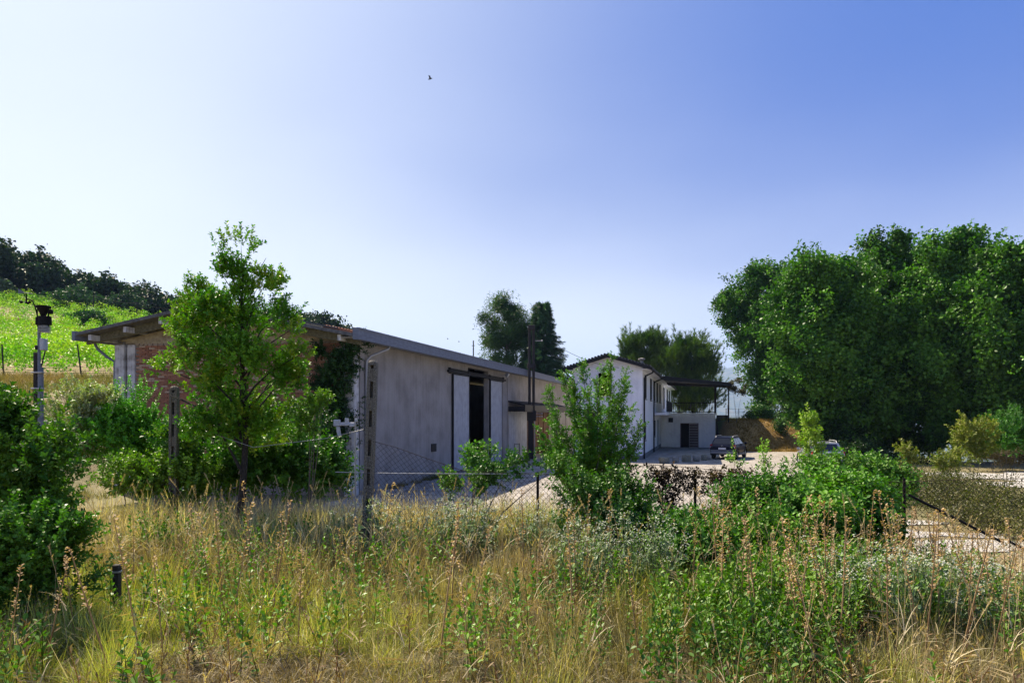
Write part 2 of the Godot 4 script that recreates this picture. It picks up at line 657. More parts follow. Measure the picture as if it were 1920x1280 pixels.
	for side in [0, 1]:
		var r := MB.new()
		var ov := 0.62 if side == 0 else 1.0
		var ex := ov if side == 0 else gx - ov
		var ey := er - 0.11 if side == 0 else el - 0.18
		var at := 7.55
		var sk0 := fro
		var skm := fro + gt * 0.55
		var ske := fro + (0.0 if side == 0 else gt)
		slab(r, [g3(ex, ey + 0.16, ske), g3(ax, at, skm), g3(ax, at, bk), g3(ex, ey + 0.16, bk)], 0.13)
		obj("roof_slope", r.done(), M.roof_grey, o)
	# solar sheets lying on the front part of the right slope, and a few old tiles at its end
	for k in 5:
		var pn := MB.new()
		var n0 := -4.6 + k * 0.92
		var q := []
		for c in [[n0, fro + 0.15 + gt * 0.25], [n0 + 0.86, fro + 0.15 + gt * 0.15], [n0 + 0.86, 1.2], [n0, 1.2]]:
			var f: float = (c[0] - ax) / (0.62 - ax)
			q.append(g3(c[0], lerpf(7.55, er + 0.05, f) + 0.09, c[1]))
		slab(pn, q, 0.05)
		obj("solar_panel", pn.done(), M.panel, o)
	for k in 9:
		var tl := MB.new()
		var f := 0.80 + k * 0.021
		var n := lerpf(ax, 0.62, f)
		var yt := lerpf(7.55, er + 0.05, f)
		tl.tube([g3(n, yt + 0.03, fro - 0.02), g3(n, yt + 0.03, fro + 0.42)], [0.085, 0.07], 8)
		obj("roof_tile", tl.done(), M.terracotta, o)
	# long fascia box over the side wall, in sheet lengths
	var t0 := fro - 0.03
	var lens_ := [7.0, 8.2, 7.5, 9.0, 8.6, 8.9]
	for L in lens_:
		var fb := MB.new()
		fb.box(g3(0.56, 6.05 + rf(-0.012, 0.012), t0 + L - 0.02), g3(0.80, 6.46 + rf(-0.012, 0.012), t0))
		fb.box(g3(0.54, 6.42, t0 + L - 0.021), g3(0.83, 6.485, t0 - 0.001))
		obj("fascia", fb.done(), M.zinc, o)
		t0 += L
	var sf := MB.new()
	sf.box(g3(-0.05, 6.12, 47.9), g3(0.555, 6.17, fro + 0.1))
	obj("soffit", sf.done(), M.concrete, o)
	# gable barge beams, purlin ends
	for side in [0, 1]:
		var bb := MB.new()
		var ov := 0.55 if side == 0 else 0.98
		var ex := ov if side == 0 else gx - ov
		var ey := er - 0.14 if side == 0 else el - 0.24
		var te := fro + 0.55 + (0.0 if side == 0 else gt)
		var tm := fro + 0.55 + gt * 0.55
		slab(bb, [g3(ex, ey + 0.14, te), g3(ax, 7.40, tm), g3(ax, 7.40, tm + 0.14), g3(ex, ey + 0.14, te + 0.14)], 0.34)
		obj("barge_beam", bb.done(), M.beam, o)
		for k in 4:
			var f := 0.10 + 0.28 * k
			var n := lerpf(ex, ax, f)
			var tq := lerpf(te, tm, f)
			var yy := lerpf(ey + 0.02, 7.36, f) - 0.09
			var pu := MB.new()
			pu.box(g3(n - 0.07, yy - 0.11, tq + 1.3), g3(n + 0.07, yy + 0.11, tq - 0.42))
			obj("purlin", pu.done(), M.white_concrete, o)
	# left eave gutter end and its curved pipe
	var gu := MB.new()
	gu.box(g3(gx - 1.12, 6.20, 47.9), g3(gx - 0.95, 6.56, fro + gt))
	obj("gutter", gu.done(), M.zinc, o)
	var dp2 := MB.new()
	dp2.tube([g3(gx - 1.0, 6.2, gt - 0.2), g3(gx - 0.85, 5.95, gt - 0.2), g3(gx - 0.45, 5.6, gt - 0.1), g3(gx - 0.15, 5.4, gt), g3(gx - 0.14, 0.0, gt)], [0.06, 0.06, 0.06, 0.06, 0.06], 8)
	obj("downpipe", dp2.done(), M.zinc, o)
	var dp := MB.new()
	dp.tube([g3(0.66, 6.08, 1.75), g3(0.60, 5.95, 1.72), g3(0.2, 5.60, 0.95), g3(0.09, 5.40, 0.80), g3(0.08, 5.2, 0.80), g3(0.08, 0.05, 0.80)], [0.055, 0.055, 0.055, 0.055, 0.055, 0.055], 8)
	for y in [1.5, 3.2, 4.9]:
		dp.lathe([[0.056, -0.03], [0.07, -0.03], [0.07, 0.03], [0.056, 0.03]], 10, g3(0.08, y, 0.80))
	obj("downpipe", dp.done(), M.zinc_light, o)
	# tall opening with two sliding leaves
	var rail := MB.new()
	rail.box(g3(0.02, 5.50, 20.6), g3(0.16, 5.62, 9.9))
	rail.box(g3(0.0, 5.66, 20.4), g3(0.10, 5.72, 10.1))
	for t in [10.2, 13.2, 17.2, 20.2]:
		rail.box(g3(0.002, 5.44, t + 0.06), g3(0.12, 5.76, t - 0.06))
	obj("sliding_rail", rail.done(), M.dark_metal, o)
	for lf in [[10.62, 13.15], [17.25, 19.75]]:
		var d := obj("sliding_door", null, M.white_sheet, o)
		var mb := MB.new()
		mb.box(g3(0.05, 0.12, lf[1]), g3(0.10, 5.44, lf[0]))
		d.mesh = mb.done()
		var n := 9
		for k in n:
			var a: float = lerpf(lf[0], lf[1], float(k) / n)
			var b2: float = lerpf(lf[0], lf[1], float(k + 1) / n)
			var pb := MB.new()
			pb.box(g3(0.10, 0.16, b2 - 0.012), g3(0.112, 5.40, a + 0.012))
			obj("board", pb.done(), M.white_sheet, d)
		var fr := MB.new()
		fr.box(g3(0.04, 0.10, lf[0] + 0.03), g3(0.13, 5.46, lf[0] - 0.05))
		fr.box(g3(0.04, 0.10, lf[1] + 0.05), g3(0.13, 5.46, lf[1] - 0.03))
		fr.box(g3(0.04, 5.40, lf[1] - 0.03), g3(0.128, 5.47, lf[0] + 0.03))
		obj("door_frame", fr.done(), M.dark_metal, d)
	var ins := MB.new()   # added black sheet set back in the opening, painting the unlit inside dark
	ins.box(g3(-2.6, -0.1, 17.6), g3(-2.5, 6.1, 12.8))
	obj("dark_interior_sheet", ins.done(), M.soot, o)
	var fl := MB.new()
	fl.box(g3(gx + 0.2, -0.2, 47.0), g3(-0.3, 0.03, 0.4))
	obj("floor_slab", fl.done(), M.concrete, o)
	var lp := MB.new()
	lp.tube([g3(0.0, 5.85, 19.3), g3(0.55, 5.88, 19.3)], [0.025, 0.025], 6)
	lp.lathe([[0.02, 0.0], [0.12, 0.02], [0.16, 0.22], [0.001, 0.24]], 10, g3(0.5, 5.92, 19.3), Vector3(0.85, -0.5, 0).normalized())
	obj("floodlight", lp.done(), M.zinc_light, o)
	# side canopy with a white leaf and a rusty door
	var cn := MB.new()
	slab(cn, [g3(0.0, 4.22, 21.45), g3(0.0, 4.22, 37.2), g3(1.25, 3.92, 37.2), g3(1.25, 3.92, 21.45)], 0.10)
	cn.box(g3(1.18, 3.42, 37.2), g3(1.27, 3.91, 21.45))
	cn.box(g3(0.0, 3.45, 21.55), g3(1.18, 3.80, 21.45))
	obj("side_canopy", cn.done(), M.dark_metal, o)
	var wd2 := obj("side_door", null, M.white_sheet, o, "white boarded side door under the dark canopy")
	var wm := MB.new()
	wm.box(g3(-0.12, 0.05, 26.6), g3(0.04, 3.55, 21.6))
	wd2.mesh = wm.done()
	for k in 8:
		var pb := MB.new()
		var a := 21.65 + k * 0.61
		pb.box(g3(0.04, 0.10, a + 0.58), g3(0.055, 3.5, a + 0.01))
		obj("board", pb.done(), M.white_sheet, wd2)
	var rd := obj("side_door", null, M.rust, o, "rusty brown side door under the dark canopy")
	var rmm := MB.new()
	rmm.box(g3(-0.14, 0.05, 34.4), g3(-0.02, 3.55, 26.9))
	for k in 5:
		rmm.box(g3(-0.02, 0.05, 27.0 + k * 1.8 + 0.09), g3(0.03, 3.5, 27.0 + k * 1.8 - 0.09))
	rmm.box(g3(-0.02, 1.55, 34.3), g3(0.034, 1.70, 27.0))
	rd.mesh = rmm.done()
	var vt := MB.new()   # small vent recess low on the wall
	vt.box(g3(0.001, 1.35, 8.35), g3(0.05, 1.75, 7.75))
	obj("vent_cover", vt.done(), M.dark_metal, o)


func house() -> void:
	var o := thing("house", "white plastered two storey house with dark roof and shuttered windows behind the elm bush", "house", p(9.34, 0, 48.8), TURN)
	var W := 5.05
	var L := 41.0
	var wl := MB.new()
	# right long wall, left wall, gables; openings are shallow reveals with shutters
	wl.box(g3(-0.35, -0.3, L), g3(0, 6.62, 0.35))
	wl.box(g3(-W, -0.3, L), g3(-W + 0.35, 6.62, 0.35))
	for t in [0.0, L - 0.35]:
		wl.box(g3(-W, -0.3, t + 0.35), g3(0, 6.62, t))
		for z in [t + 0.01, t + 0.34]:
			wl.tri(g3(-W, 6.62, z), g3(0, 6.62, z), g3(-W / 2, 7.38, z), Vector3(0, 0, 1) if z < t + 0.1 else Vector3(0, 0, -1))
	obj("wall", wl.done(), M.white_wall, o)
	var ba := MB.new()
	ba.box(g3(0.0, -0.2, 20.0), g3(0.025, 0.35, 0.0))
	ba.box(g3(-W, -0.2, 0.0), g3(0.0, 0.30, -0.025))
	obj("plinth", ba.done(), M.plinth, o)
	# roof
	for side in [0, 1]:
		var r := MB.new()
		var ex := 0.62 if side == 0 else -W - 0.62
		slab(r, [g3(ex, 6.62, -0.55), g3(-W / 2, 7.58, -0.55), g3(-W / 2, 7.58, L + 0.5), g3(ex, 6.62, L + 0.5)], 0.12)
		var rr := obj("roof_slope", r.done(), M.roof_dark, o)
		var n := 14
		for k in n:
			var f := (k + 0.5) / n
			var q := MB.new()
			var a := g3(lerpf(ex, -W / 2, f), lerpf(6.62, 7.58, f) + 0.02, -0.58)
			q.tube([a, a + Vector3(0, 0, -L - 1.0)], [0.09, 0.09], 6)
			obj("tile_course", q.done(), M.roof_dark, rr)
		var so := MB.new()
		var sx := 0.5 if side == 0 else -W - 0.5
		so.box(g3(minf(sx, -W / 2 if false else (0.0 if side == 0 else -W)), 6.44, L), g3(maxf(sx, 0.0 if side == 0 else -W), 6.49, -0.45))
		obj("soffit", so.done(), M.white_wall, o)
		var gu := MB.new()
		var gx := ex + (0.06 if side == 0 else -0.06)
		gu.tube([g3(gx, 6.50, -0.6), g3(gx, 6.50, L + 0.4)], [0.085, 0.085], 8)
		obj("gutter", gu.done(), M.dark_metal, o)
		var vg := MB.new()
		slab(vg, [g3(ex, 6.60, -0.64), g3(-W / 2, 7.56, -0.64), g3(-W / 2, 7.56, -0.552), g3(ex, 6.60, -0.552)], 0.20)
		obj("verge_board", vg.done(), M.dark_metal, o)
	# windows on the long wall
	for q in [[2.1, 4.45, 6.15], [7.3, 4.45, 6.15], [10.9, 4.45, 6.15], [14.6, 4.45, 6.15], [18.6, 4.45, 6.15], [25.0, 4.0, 6.1], [31.3, 4.45, 6.15], [35.9, 4.45, 6.15], [1.6, 1.4, 2.72], [11.4, 1.4, 2.72]]:
		window(o, g3(0, 0, q[0]), Vector3(0, 0, -1), Vector3(1, 0, 0), 0.95, q[1], q[2])
	window(o, g3(-2.68, 0, 0), Vector3(-1, 0, 0), Vector3(0, 0, 1), 0.9, 4.72, 6.22)
	window(o, g3(-3.9, 0, 0), Vector3(-1, 0, 0), Vector3(0, 0, 1), 0.9, 1.3, 2.6)
	var gd := MB.new()
	gd.box(g3(0.002, 0.1, 16.2), g3(0.05, 2.75, 15.0))
	gd.box(g3(0.05, 1.2, 15.3), g3(0.09, 1.3, 15.2))
	obj("entrance_door", gd.done(), M.grey_door, o)
	var wlamp := MB.new()
	wlamp.lathe([[0.001, 0.0], [0.20, 0.02], [0.22, 0.10], [0.12, 0.16], [0.001, 0.17]], 14, g3(-1.1, 2.85, -0.002), Vector3(0, 0, 1))
	obj("wall_lamp", wlamp.done(), M.dark_metal, o)
	# downpipes
	for q in [[0.43, 0.09], [9.85, 0.09]]:
		var d := MB.new()
		d.tube([g3(0.66, 6.46, q[0] + 0.9), g3(0.60, 6.28, q[0] + 0.8), g3(0.2, 6.05, q[0] + 0.15), g3(0.09, 5.85, q[0]), g3(0.09, 0.05, q[0])], [0.06, 0.06, 0.06, 0.06, 0.06], 8)
		obj("downpipe", d.done(), M.dark_metal, o)
	var d3 := MB.new()
	d3.tube([g3(-W - 0.62, 6.46, -0.3), g3(-W - 0.3, 6.1, -0.2), g3(-W + 0.1, 5.75, -0.09), g3(-W + 0.12, 5.5, -0.09), g3(-W + 0.12, 0.05, -0.09)], [0.06, 0.06, 0.06, 0.06, 0.06], 8)
	obj("downpipe", d3.done(), M.dark_metal, o)
	# small chimney cap
	var ch := MB.new()
	ch.cbox(g3(-1.6, 7.75, 17.0), Vector3(0.45, 0.95, 0.45), 0.02)
	ch.lathe([[0.18, 0.0], [0.18, 0.25], [0.34, 0.3], [0.34, 0.42], [0.001, 0.5]], 10, g3(-1.6, 8.2, 17.0))
	obj("chimney", ch.done(), M.concrete, o)
	# balcony strip along the long wall, terrace block, rail, roof on posts
	var t0 := 20.3
	var E := 5.25
	var D := 13.0
	var tb := MB.new()
	tb.box(g3(0.03, -0.3, t0 + D), g3(E, 3.20, t0))
	obj("terrace_block", tb.done(), M.white_wall, o)
	var fl := MB.new()
	fl.box(g3(0.03, 3.21, t0 + D), g3(E + 0.12, 3.40, t0 - 0.12))
	fl.box(g3(0.03, 3.205, t0 - 0.12), g3(1.15, 3.40, 10.2))
	obj("terrace_floor", fl.done(), M.white_wall, o)
	var pb := MB.new()
	pb.box(g3(1.9, -0.1, t0 + 0.02), g3(1.96, 2.40, t0 - 0.05))
	pb.box(g3(3.58, -0.1, t0 + 0.02), g3(3.64, 2.40, t0 - 0.05))
	pb.box(g3(1.96, 2.33, t0 + 0.02), g3(3.58, 2.40, t0 - 0.048))
	var gdo := obj("cellar_door", pb.done(), M.maroon, o)
	var dk := MB.new()
	dk.box(g3(1.965, 0.0, t0 + 0.02), g3(2.75, 2.33, t0 - 0.012))
	obj("door_panel", dk.done(), M.soot, gdo)
	for k in 9:
		var sl := MB.new()
		sl.box(g3(2.765, 0.03 + k * 0.255, t0 + 0.02), g3(3.575, 0.03 + k * 0.255 + 0.235, t0 - 0.03 - 0.006 * (k % 2)))
		obj("slat", sl.done(), M.door_slat, gdo)
	var ve := MB.new()
	ve.box(g3(0.75, 2.48, t0 + 0.02), g3(1.2, 2.93, t0 - 0.03))
	for k in 4:
		ve.box(g3(0.79, 2.52 + k * 0.10, t0 - 0.03), g3(1.16, 2.59 + k * 0.10, t0 - 0.05))
	obj("vent", ve.done(), M.dark_metal, o)
	# railing
	var rails := [[g3(1.12, 0, 10.3), g3(1.12, 0, t0 - 0.1)], [g3(1.12, 0, t0 - 0.1), g3(E + 0.05, 0, t0 - 0.1)], [g3(E + 0.05, 0, t0 - 0.1), g3(E + 0.05, 0, t0 + 2.4)]]
	var railing := obj("railing", null, M.dark_metal, o)
	var rb := MB.new()
	for q in rails:
		for y in [3.50, 4.42]:
			rb.tube([q[0] + Vector3(0, y, 0), q[1] + Vector3(0, y, 0)], [0.04, 0.04], 6)
	railing.mesh = rb.done()
	var bar := MB.new()
	bar.tube([Vector3(0, 3.50, 0), Vector3(0, 4.42, 0)], [0.022, 0.022], 5)
	var bm := bar.done()
	for q in rails:
		var n := int(q[0].distance_to(q[1]) / 0.15)
		for k in n:
			obj("baluster", bm, M.dark_metal, railing).position = q[0].lerp(q[1], float(k) / n)
	# canopy
	var cp := MB.new()
	slab(cp, [g3(0.55, 6.62, 11.0), g3(6.6, 6.30, 18.8), g3(6.6, 6.30, t0 + 4.2), g3(0.55, 6.62, t0 + 4.2)], 0.14)
	var can := obj("terrace_roof", cp.done(), M.roof_dark, o)
	var cf := MB.new()
	slab(cf, [g3(0.55, 6.60, 10.86), g3(6.7, 6.28, 18.66), g3(6.7, 6.28, 18.8), g3(0.55, 6.60, 11.0)], 0.34)
	cf.box(g3(6.602, 5.92, t0 + 4.2), g3(6.72, 6.27, 18.8))
	obj("fascia", cf.done(), M.dark_metal, can)
	for k in 3:
		var ra := MB.new()
		var t := 20.8 + k * 1.4
		slab(ra, [g3(0.55, 6.46, t), g3(6.5, 6.15, t), g3(6.5, 6.15, t + 0.12), g3(0.55, 6.46, t + 0.12)], 0.16)
		obj("rafter", ra.done(), M.dark_metal, can)
	for q in [[E + 0.0, t0 - 0.02, 3.40], [6.45, 19.3, 0.0], [E, t0 + 3.9, 3.40]]:
		var po := MB.new()
		po.cbox(g3(q[0], (q[2] + 6.1) / 2, q[1]), Vector3(0.17 if q[2] > 1 else 0.12, 6.1 - q[2], 0.17 if q[2] > 1 else 0.12), 0.01)
		obj("post", po.done(), M.dark_metal, o)
	# stair up the right side
	for k in 18:
		var sp := MB.new()
		var y := 3.20 - k * 0.178
		sp.box(g3(E + 0.12, y - 0.178, t0 + 3.6 - k * 0.27), g3(6.5, y, t0 + 3.6 - k * 0.27 - 0.31))
		obj("step", sp.done(), M.step_dark, o)
	var ground_rail := MB.new()
	ground_rail.tube([g3(6.5, 1.0, t0 - 1.0), g3(6.5, 4.2, t0 + 3.6), g3(6.5, 4.2, t0 + 4.2)], [0.025, 0.025, 0.025], 6)
	for k in 6:
		ground_rail.tube([g3(6.5, maxf(0.0, 0.2 + k * 0.62), t0 - 0.8 + k * 0.92), g3(6.5, 1.15 + k * 0.62, t0 - 0.8 + k * 0.92)], [0.018, 0.018], 5)
	obj("stair_rail", ground_rail.done(), M.dark_metal, o)


func window(o: Node3D, at: Vector3, along: Vector3, out: Vector3, wdt: float, y0: float, y1: float) -> void:
	var h := wdt / 2.0
	var xf := Transform3D(Basis(along, Vector3.UP, out), at)
	var f := MB.new()
	f.xf = xf
	f.box(Vector3(-h - 0.03, y0 - 0.05, 0.001), Vector3(h + 0.03, y1 + 0.03, 0.02))
	var win := obj("window", f.done(), M.dark_metal, o)
	var g := MB.new()
	g.xf = xf
	g.box(Vector3(-h + 0.03, y0 + 0.02, 0.02), Vector3(h - 0.03, y1 - 0.04, 0.026))
	obj("pane", g.done(), M.glass_dark, win)
	var s := MB.new()
	s.xf = xf
	s.box(Vector3(-h - 0.08, y0 - 0.12, 0.002), Vector3(h + 0.08, y0 - 0.051, 0.12))
	obj("sill", s.done(), M.concrete, win)
	for k in [-1.0, 1.0]:
		var sh := MB.new()
		sh.xf = xf
		var x0: float = k * (h * 0.06)
		var x1: float = k * h
		var a := minf(x0, x1)
		var b := maxf(x0, x1)
		sh.box(Vector3(a, y0, 0.028), Vector3(a + 0.06, y1, 0.075))
		sh.box(Vector3(b - 0.06, y0, 0.028), Vector3(b, y1, 0.075))
		var n := 16
		for i in n:
			var y := lerpf(y0, y1, (i + 0.5) / n)
			sh.hexa([Vector3(a + 0.06, y - 0.04, 0.065), Vector3(b - 0.06, y - 0.04, 0.065), Vector3(b - 0.06, y - 0.03, 0.072), Vector3(a + 0.06, y - 0.03, 0.072),
				Vector3(a + 0.06, y + 0.03, 0.035), Vector3(b - 0.06, y + 0.03, 0.035), Vector3(b - 0.06, y + 0.04, 0.042), Vector3(a + 0.06, y + 0.04, 0.042)])
		obj("shutter", sh.done(), M.shutter, win)


# ---------------------------------------------------------------- things
func make_car(called: String, label: String, paint: Material, at: Vector3, turn: float) -> Node3D:
	var o := thing(called, label, "car", at, turn)
	# body: cross sections from tail to nose [z, half width, bottom, top]
	var secs := [[2.16, 0.74, 0.52, 0.92], [2.10, 0.84, 0.40, 1.00], [1.95, 0.90, 0.34, 1.06], [1.2, 0.92, 0.30, 1.06], [0.0, 0.91, 0.28, 1.04], [-0.95, 0.91, 0.28, 1.03], [-1.25, 0.90, 0.30, 1.02], [-1.85, 0.88, 0.32, 0.93], [-2.05, 0.83, 0.36, 0.84], [-2.15, 0.70, 0.45, 0.70]]
	var b := MB.new()
	var rings := []
	for s in secs:
		var r := []
		for q in [[-0.86, 0.0], [-0.97, 0.14], [-1.0, 0.45], [-0.985, 0.8], [-0.93, 0.95], [-0.80, 1.0], [0.80, 1.0], [0.93, 0.95], [0.985, 0.8], [1.0, 0.45], [0.97, 0.14], [0.86, 0.0]]:
			r.append(Vector3(q[0] * s[1], lerpf(s[2], s[3], q[1]), s[0]))
		rings.append(r)
	for i in rings.size() - 1:
		for k in 12:
			var j := (k + 1) % 12
			var c: Vector3 = (rings[i][k] + rings[i][j]) / 2.0
			b.face(rings[i][k], rings[i][j], rings[i + 1][j], rings[i + 1][k], Vector3(c.x, (c.y - 0.65) * 1.5, 0))
	for e in [[0, 1.0], [rings.size() - 1, -1.0]]:
		for k in range(1, 11):
			b.tri(rings[e[0]][0], rings[e[0]][k], rings[e[0]][k + 1], Vector3(0, 0, e[1]))
	# cabin frame
	var lo := [Vector3(-0.83, 1.03, 2.02), Vector3(0.83, 1.03, 2.02), Vector3(0.83, 1.02, -1.18), Vector3(-0.83, 1.02, -1.18)]
	var hi := [Vector3(-0.63, 1.54, 1.66), Vector3(0.63, 1.54, 1.66), Vector3(0.63, 1.56, -0.30), Vector3(-0.63, 1.56, -0.30)]
	b.hexa(lo + hi)
	b.hexa(hi + [Vector3(-0.52, 1.60, 1.50), Vector3(0.52, 1.60, 1.50), Vector3(0.52, 1.62, -0.12), Vector3(-0.52, 1.62, -0.12)])
	obj("body", b.done(), paint, o)
	for q in [["rear_window", lo[1], lo[0], hi[0], hi[1], Vector3(0, 0.5, 1), 0.10, 0.93, 0.12, 0.90], ["windscreen", lo[3], lo[2], hi[2], hi[3], Vector3(0, 0.6, -1), 0.05, 0.95, 0.06, 0.94]]:
		pane_on(o, q[0], q[1], q[2], q[3], q[4], q[5], q[6], q[7], q[8], q[9])
	for s in [[lo[0], lo[3], hi[3], hi[0], -1.0], [lo[2], lo[1], hi[1], hi[2], 1.0]]:
		var cuts := [[0.10, 0.30], [0.33, 0.58], [0.61, 0.92]] if s[4] < 0 else [[0.08, 0.39], [0.42, 0.67], [0.70, 0.90]]
		for c in cuts:
			pane_on(o, "side_window", s[0], s[1], s[2], s[3], Vector3(s[4], 0.3, 0), c[0], c[1], 0.10, 0.88)
	for sx in [-1.0, 1.0]:
		for sz in [1.32, -1.34]:
			var ty := MB.new()
			ty.lathe([[0.20, -0.11], [0.33, -0.11], [0.355, -0.07], [0.355, 0.07], [0.33, 0.11], [0.20, 0.11]], 24, Vector3.ZERO, Vector3.RIGHT)
			var wh := obj("wheel", ty.done(), M.tyre, o)
			wh.position = Vector3(sx * 0.80, 0.355, sz)
			var rm := MB.new()
			rm.lathe([[0.001, 0.06 * sx], [0.06, 0.075 * sx], [0.19, 0.04 * sx], [0.215, 0.105 * sx]], 20, Vector3.ZERO, Vector3.RIGHT)
			for k in 5:
				var a := TAU * k / 5
				rm.cbox(Vector3(0.08 * sx, cos(a) * 0.12, sin(a) * 0.12), Vector3(0.03, 0.06 + 0.12 * absf(cos(a)), 0.06 + 0.12 * absf(sin(a))), 0.01)
			obj("rim", rm.done(), M.zinc_light, wh)
			var ar := MB.new()
			for k in 12:
				var a0 := PI * (k - 0.6) / 11.0
				var a1 := PI * (k + 0.4) / 11.0
				var c := Vector3(sx * 0.905, 0.36, sz)
				var q := []
				for e in [[a0, 0.40], [a1, 0.40], [a1, 0.47], [a0, 0.47]]:
					q.append(c + Vector3(0, sin(e[0]) * e[1], cos(e[0]) * e[1]))
				ar.hexa([q[0] - Vector3(sx * 0.14, 0, 0), q[1] - Vector3(sx * 0.14, 0, 0), q[2] - Vector3(sx * 0.14, 0, 0), q[3] - Vector3(sx * 0.14, 0, 0), q[0] + Vector3(sx * 0.03, 0, 0), q[1] + Vector3(sx * 0.03, 0, 0), q[2] + Vector3(sx * 0.02, 0, 0), q[3] + Vector3(sx * 0.02, 0, 0)])
			obj("wheel_arch", ar.done(), M.soot, o)
		var tl := MB.new()
		tl.hexa([Vector3(sx * 0.72, 0.78, 2.10), Vector3(sx * 0.90, 0.78, 2.06), Vector3(sx * 0.92, 0.78, 1.90), Vector3(sx * 0.74, 0.78, 1.94), Vector3(sx * 0.71, 1.06, 2.09), Vector3(sx * 0.88, 1.06, 2.05), Vector3(sx * 0.90, 1.06, 1.88), Vector3(sx * 0.72, 1.06, 1.92)])
		var tail := obj("tail_light", tl.done(), M.red_lens, o)
		var tw := MB.new()
		tw.hexa([Vector3(sx * 0.74, 0.83, 2.115), Vector3(sx * 0.86, 0.83, 2.085), Vector3(sx * 0.86, 0.83, 2.0), Vector3(sx * 0.74, 0.83, 2.0), Vector3(sx * 0.74, 0.93, 2.11), Vector3(sx * 0.86, 0.93, 2.08), Vector3(sx * 0.86, 0.93, 2.0), Vector3(sx * 0.74, 0.93, 2.0)])
		obj("reversing_lens", tw.done(), M.white_lens, tail)
		var hl := MB.new()
		hl.cbox(Vector3(sx * 0.66, 0.78, -2.05), Vector3(0.32, 0.16, 0.14), 0.03)
		obj("headlight", hl.done(), M.white_lens, o)
		var mi := MB.new()
		mi.cbox(Vector3(sx * 1.01, 1.10, -0.86), Vector3(0.18, 0.15, 0.11), 0.03)
		obj("mirror", mi.done(), paint, o)
		var rr := MB.new()
		rr.tube([Vector3(sx * 0.60, 1.56, 1.45), Vector3(sx * 0.60, 1.66, 1.35), Vector3(sx * 0.60, 1.68, 0.6), Vector3(sx * 0.60, 1.67, -0.1), Vector3(sx * 0.60, 1.58, -0.22)], [0.022, 0.022, 0.022, 0.022, 0.022], 6)
		obj("roof_rail", rr.done(), M.zinc_light, o)
		var hd := MB.new()
		for z in [0.45, -0.5]:
			hd.cbox(Vector3(sx * 0.925, 0.92, z), Vector3(0.03, 0.035, 0.18), 0.01)
		obj("door_handle", hd.done(), M.soot, o)
		var sk := MB.new()
		sk.cbox(Vector3(sx * 0.91, 0.36, 0.0), Vector3(0.06, 0.16, 1.75), 0.02)
		obj("sill_trim", sk.done(), M.grey_trim, o)
	var bp := MB.new()
	bp.cbox(Vector3(0, 0.50, 2.14), Vector3(1.62, 0.20, 0.16), 0.04)
	obj("bumper", bp.done(), M.grey_trim, o)
	var bp3 := MB.new()
	bp3.cbox(Vector3(0, 0.665, 2.16), Vector3(1.66, 0.03, 0.06), 0.01)
	obj("bumper_strip", bp3.done(), M.zinc_light, o)
	var bp2 := MB.new()
	bp2.cbox(Vector3(0, 0.48, -2.10), Vector3(1.66, 0.24, 0.14), 0.04)
	obj("front_bumper", bp2.done(), M.soot, o)
	var np := MB.new()
	np.cbox(Vector3(0, 0.79, 2.155), Vector3(0.52, 0.115, 0.02), 0.004)
	obj("number_plate", np.done(), M.white_lens, o)
	var em := MB.new()
	for q in [[Vector3(0, 1.02, 2.13), Vector3(0.055, 0, 0)], [Vector3(0, 0.92, 2.15), Vector3(-0.055, 0, 0)]]:
		em.tube([Vector3(0, 1.03, 2.11), Vector3(0, 0.97, 2.125) + q[1], Vector3(0, 0.91, 2.14)], [0.010, 0.012, 0.010], 5)
	em.cbox(Vector3(-0.33, 0.93, 2.135), Vector3(0.30, 0.02, 0.01))
	obj("emblem", em.done(), M.zinc_light, o)
	return o




func pane_on(o: Node3D, called: String, a: Vector3, b: Vector3, c: Vector3, d: Vector3, out: Vector3, u0: float, u1: float, v0: float, v1: float) -> void:
	var m := MB.new()
	var q := []
	for e in [[u0, v0], [u1, v0], [u1, v1], [u0, v1]]:
		q.append(a.lerp(b, e[0]).lerp(d.lerp(c, e[0]), e[1]) + out.normalized() * 0.006)
	m.face(q[0], q[1], q[2], q[3], out)
	obj(called, m.done(), M.car_glass, o)


func rag(b: MB, at: Vector3, r: Vector3, seed_: float) -> void:   # an uneven block of stone
	var lat := 7
	var lon := 12
	var g := []
	for i in lat + 1:
		var row := []
		for k in lon:
			var th := PI * i / lat
			var ph := TAU * k / lon
			var d := Vector3(sin(th) * cos(ph), cos(th), sin(th) * sin(ph))
			var s := 1.0 / maxf(maxf(absf(d.x), absf(d.y)), absf(d.z))
			s = lerpf(1.0, s, 0.55) * (1.0 + 0.16 * wob.get_noise_3d(d.x * 60 + seed_ * 31.0, d.y * 60, d.z * 60))
			row.append(at + d * s * r)
		g.append(row)
	for i in lat:
		for k in lon:
			var j := (k + 1) % lon
			var c: Vector3 = g[i][k] + g[i + 1][j] - at * 2.0
			b.face(g[i][k], g[i][j], g[i + 1][j], g[i + 1][k], c)


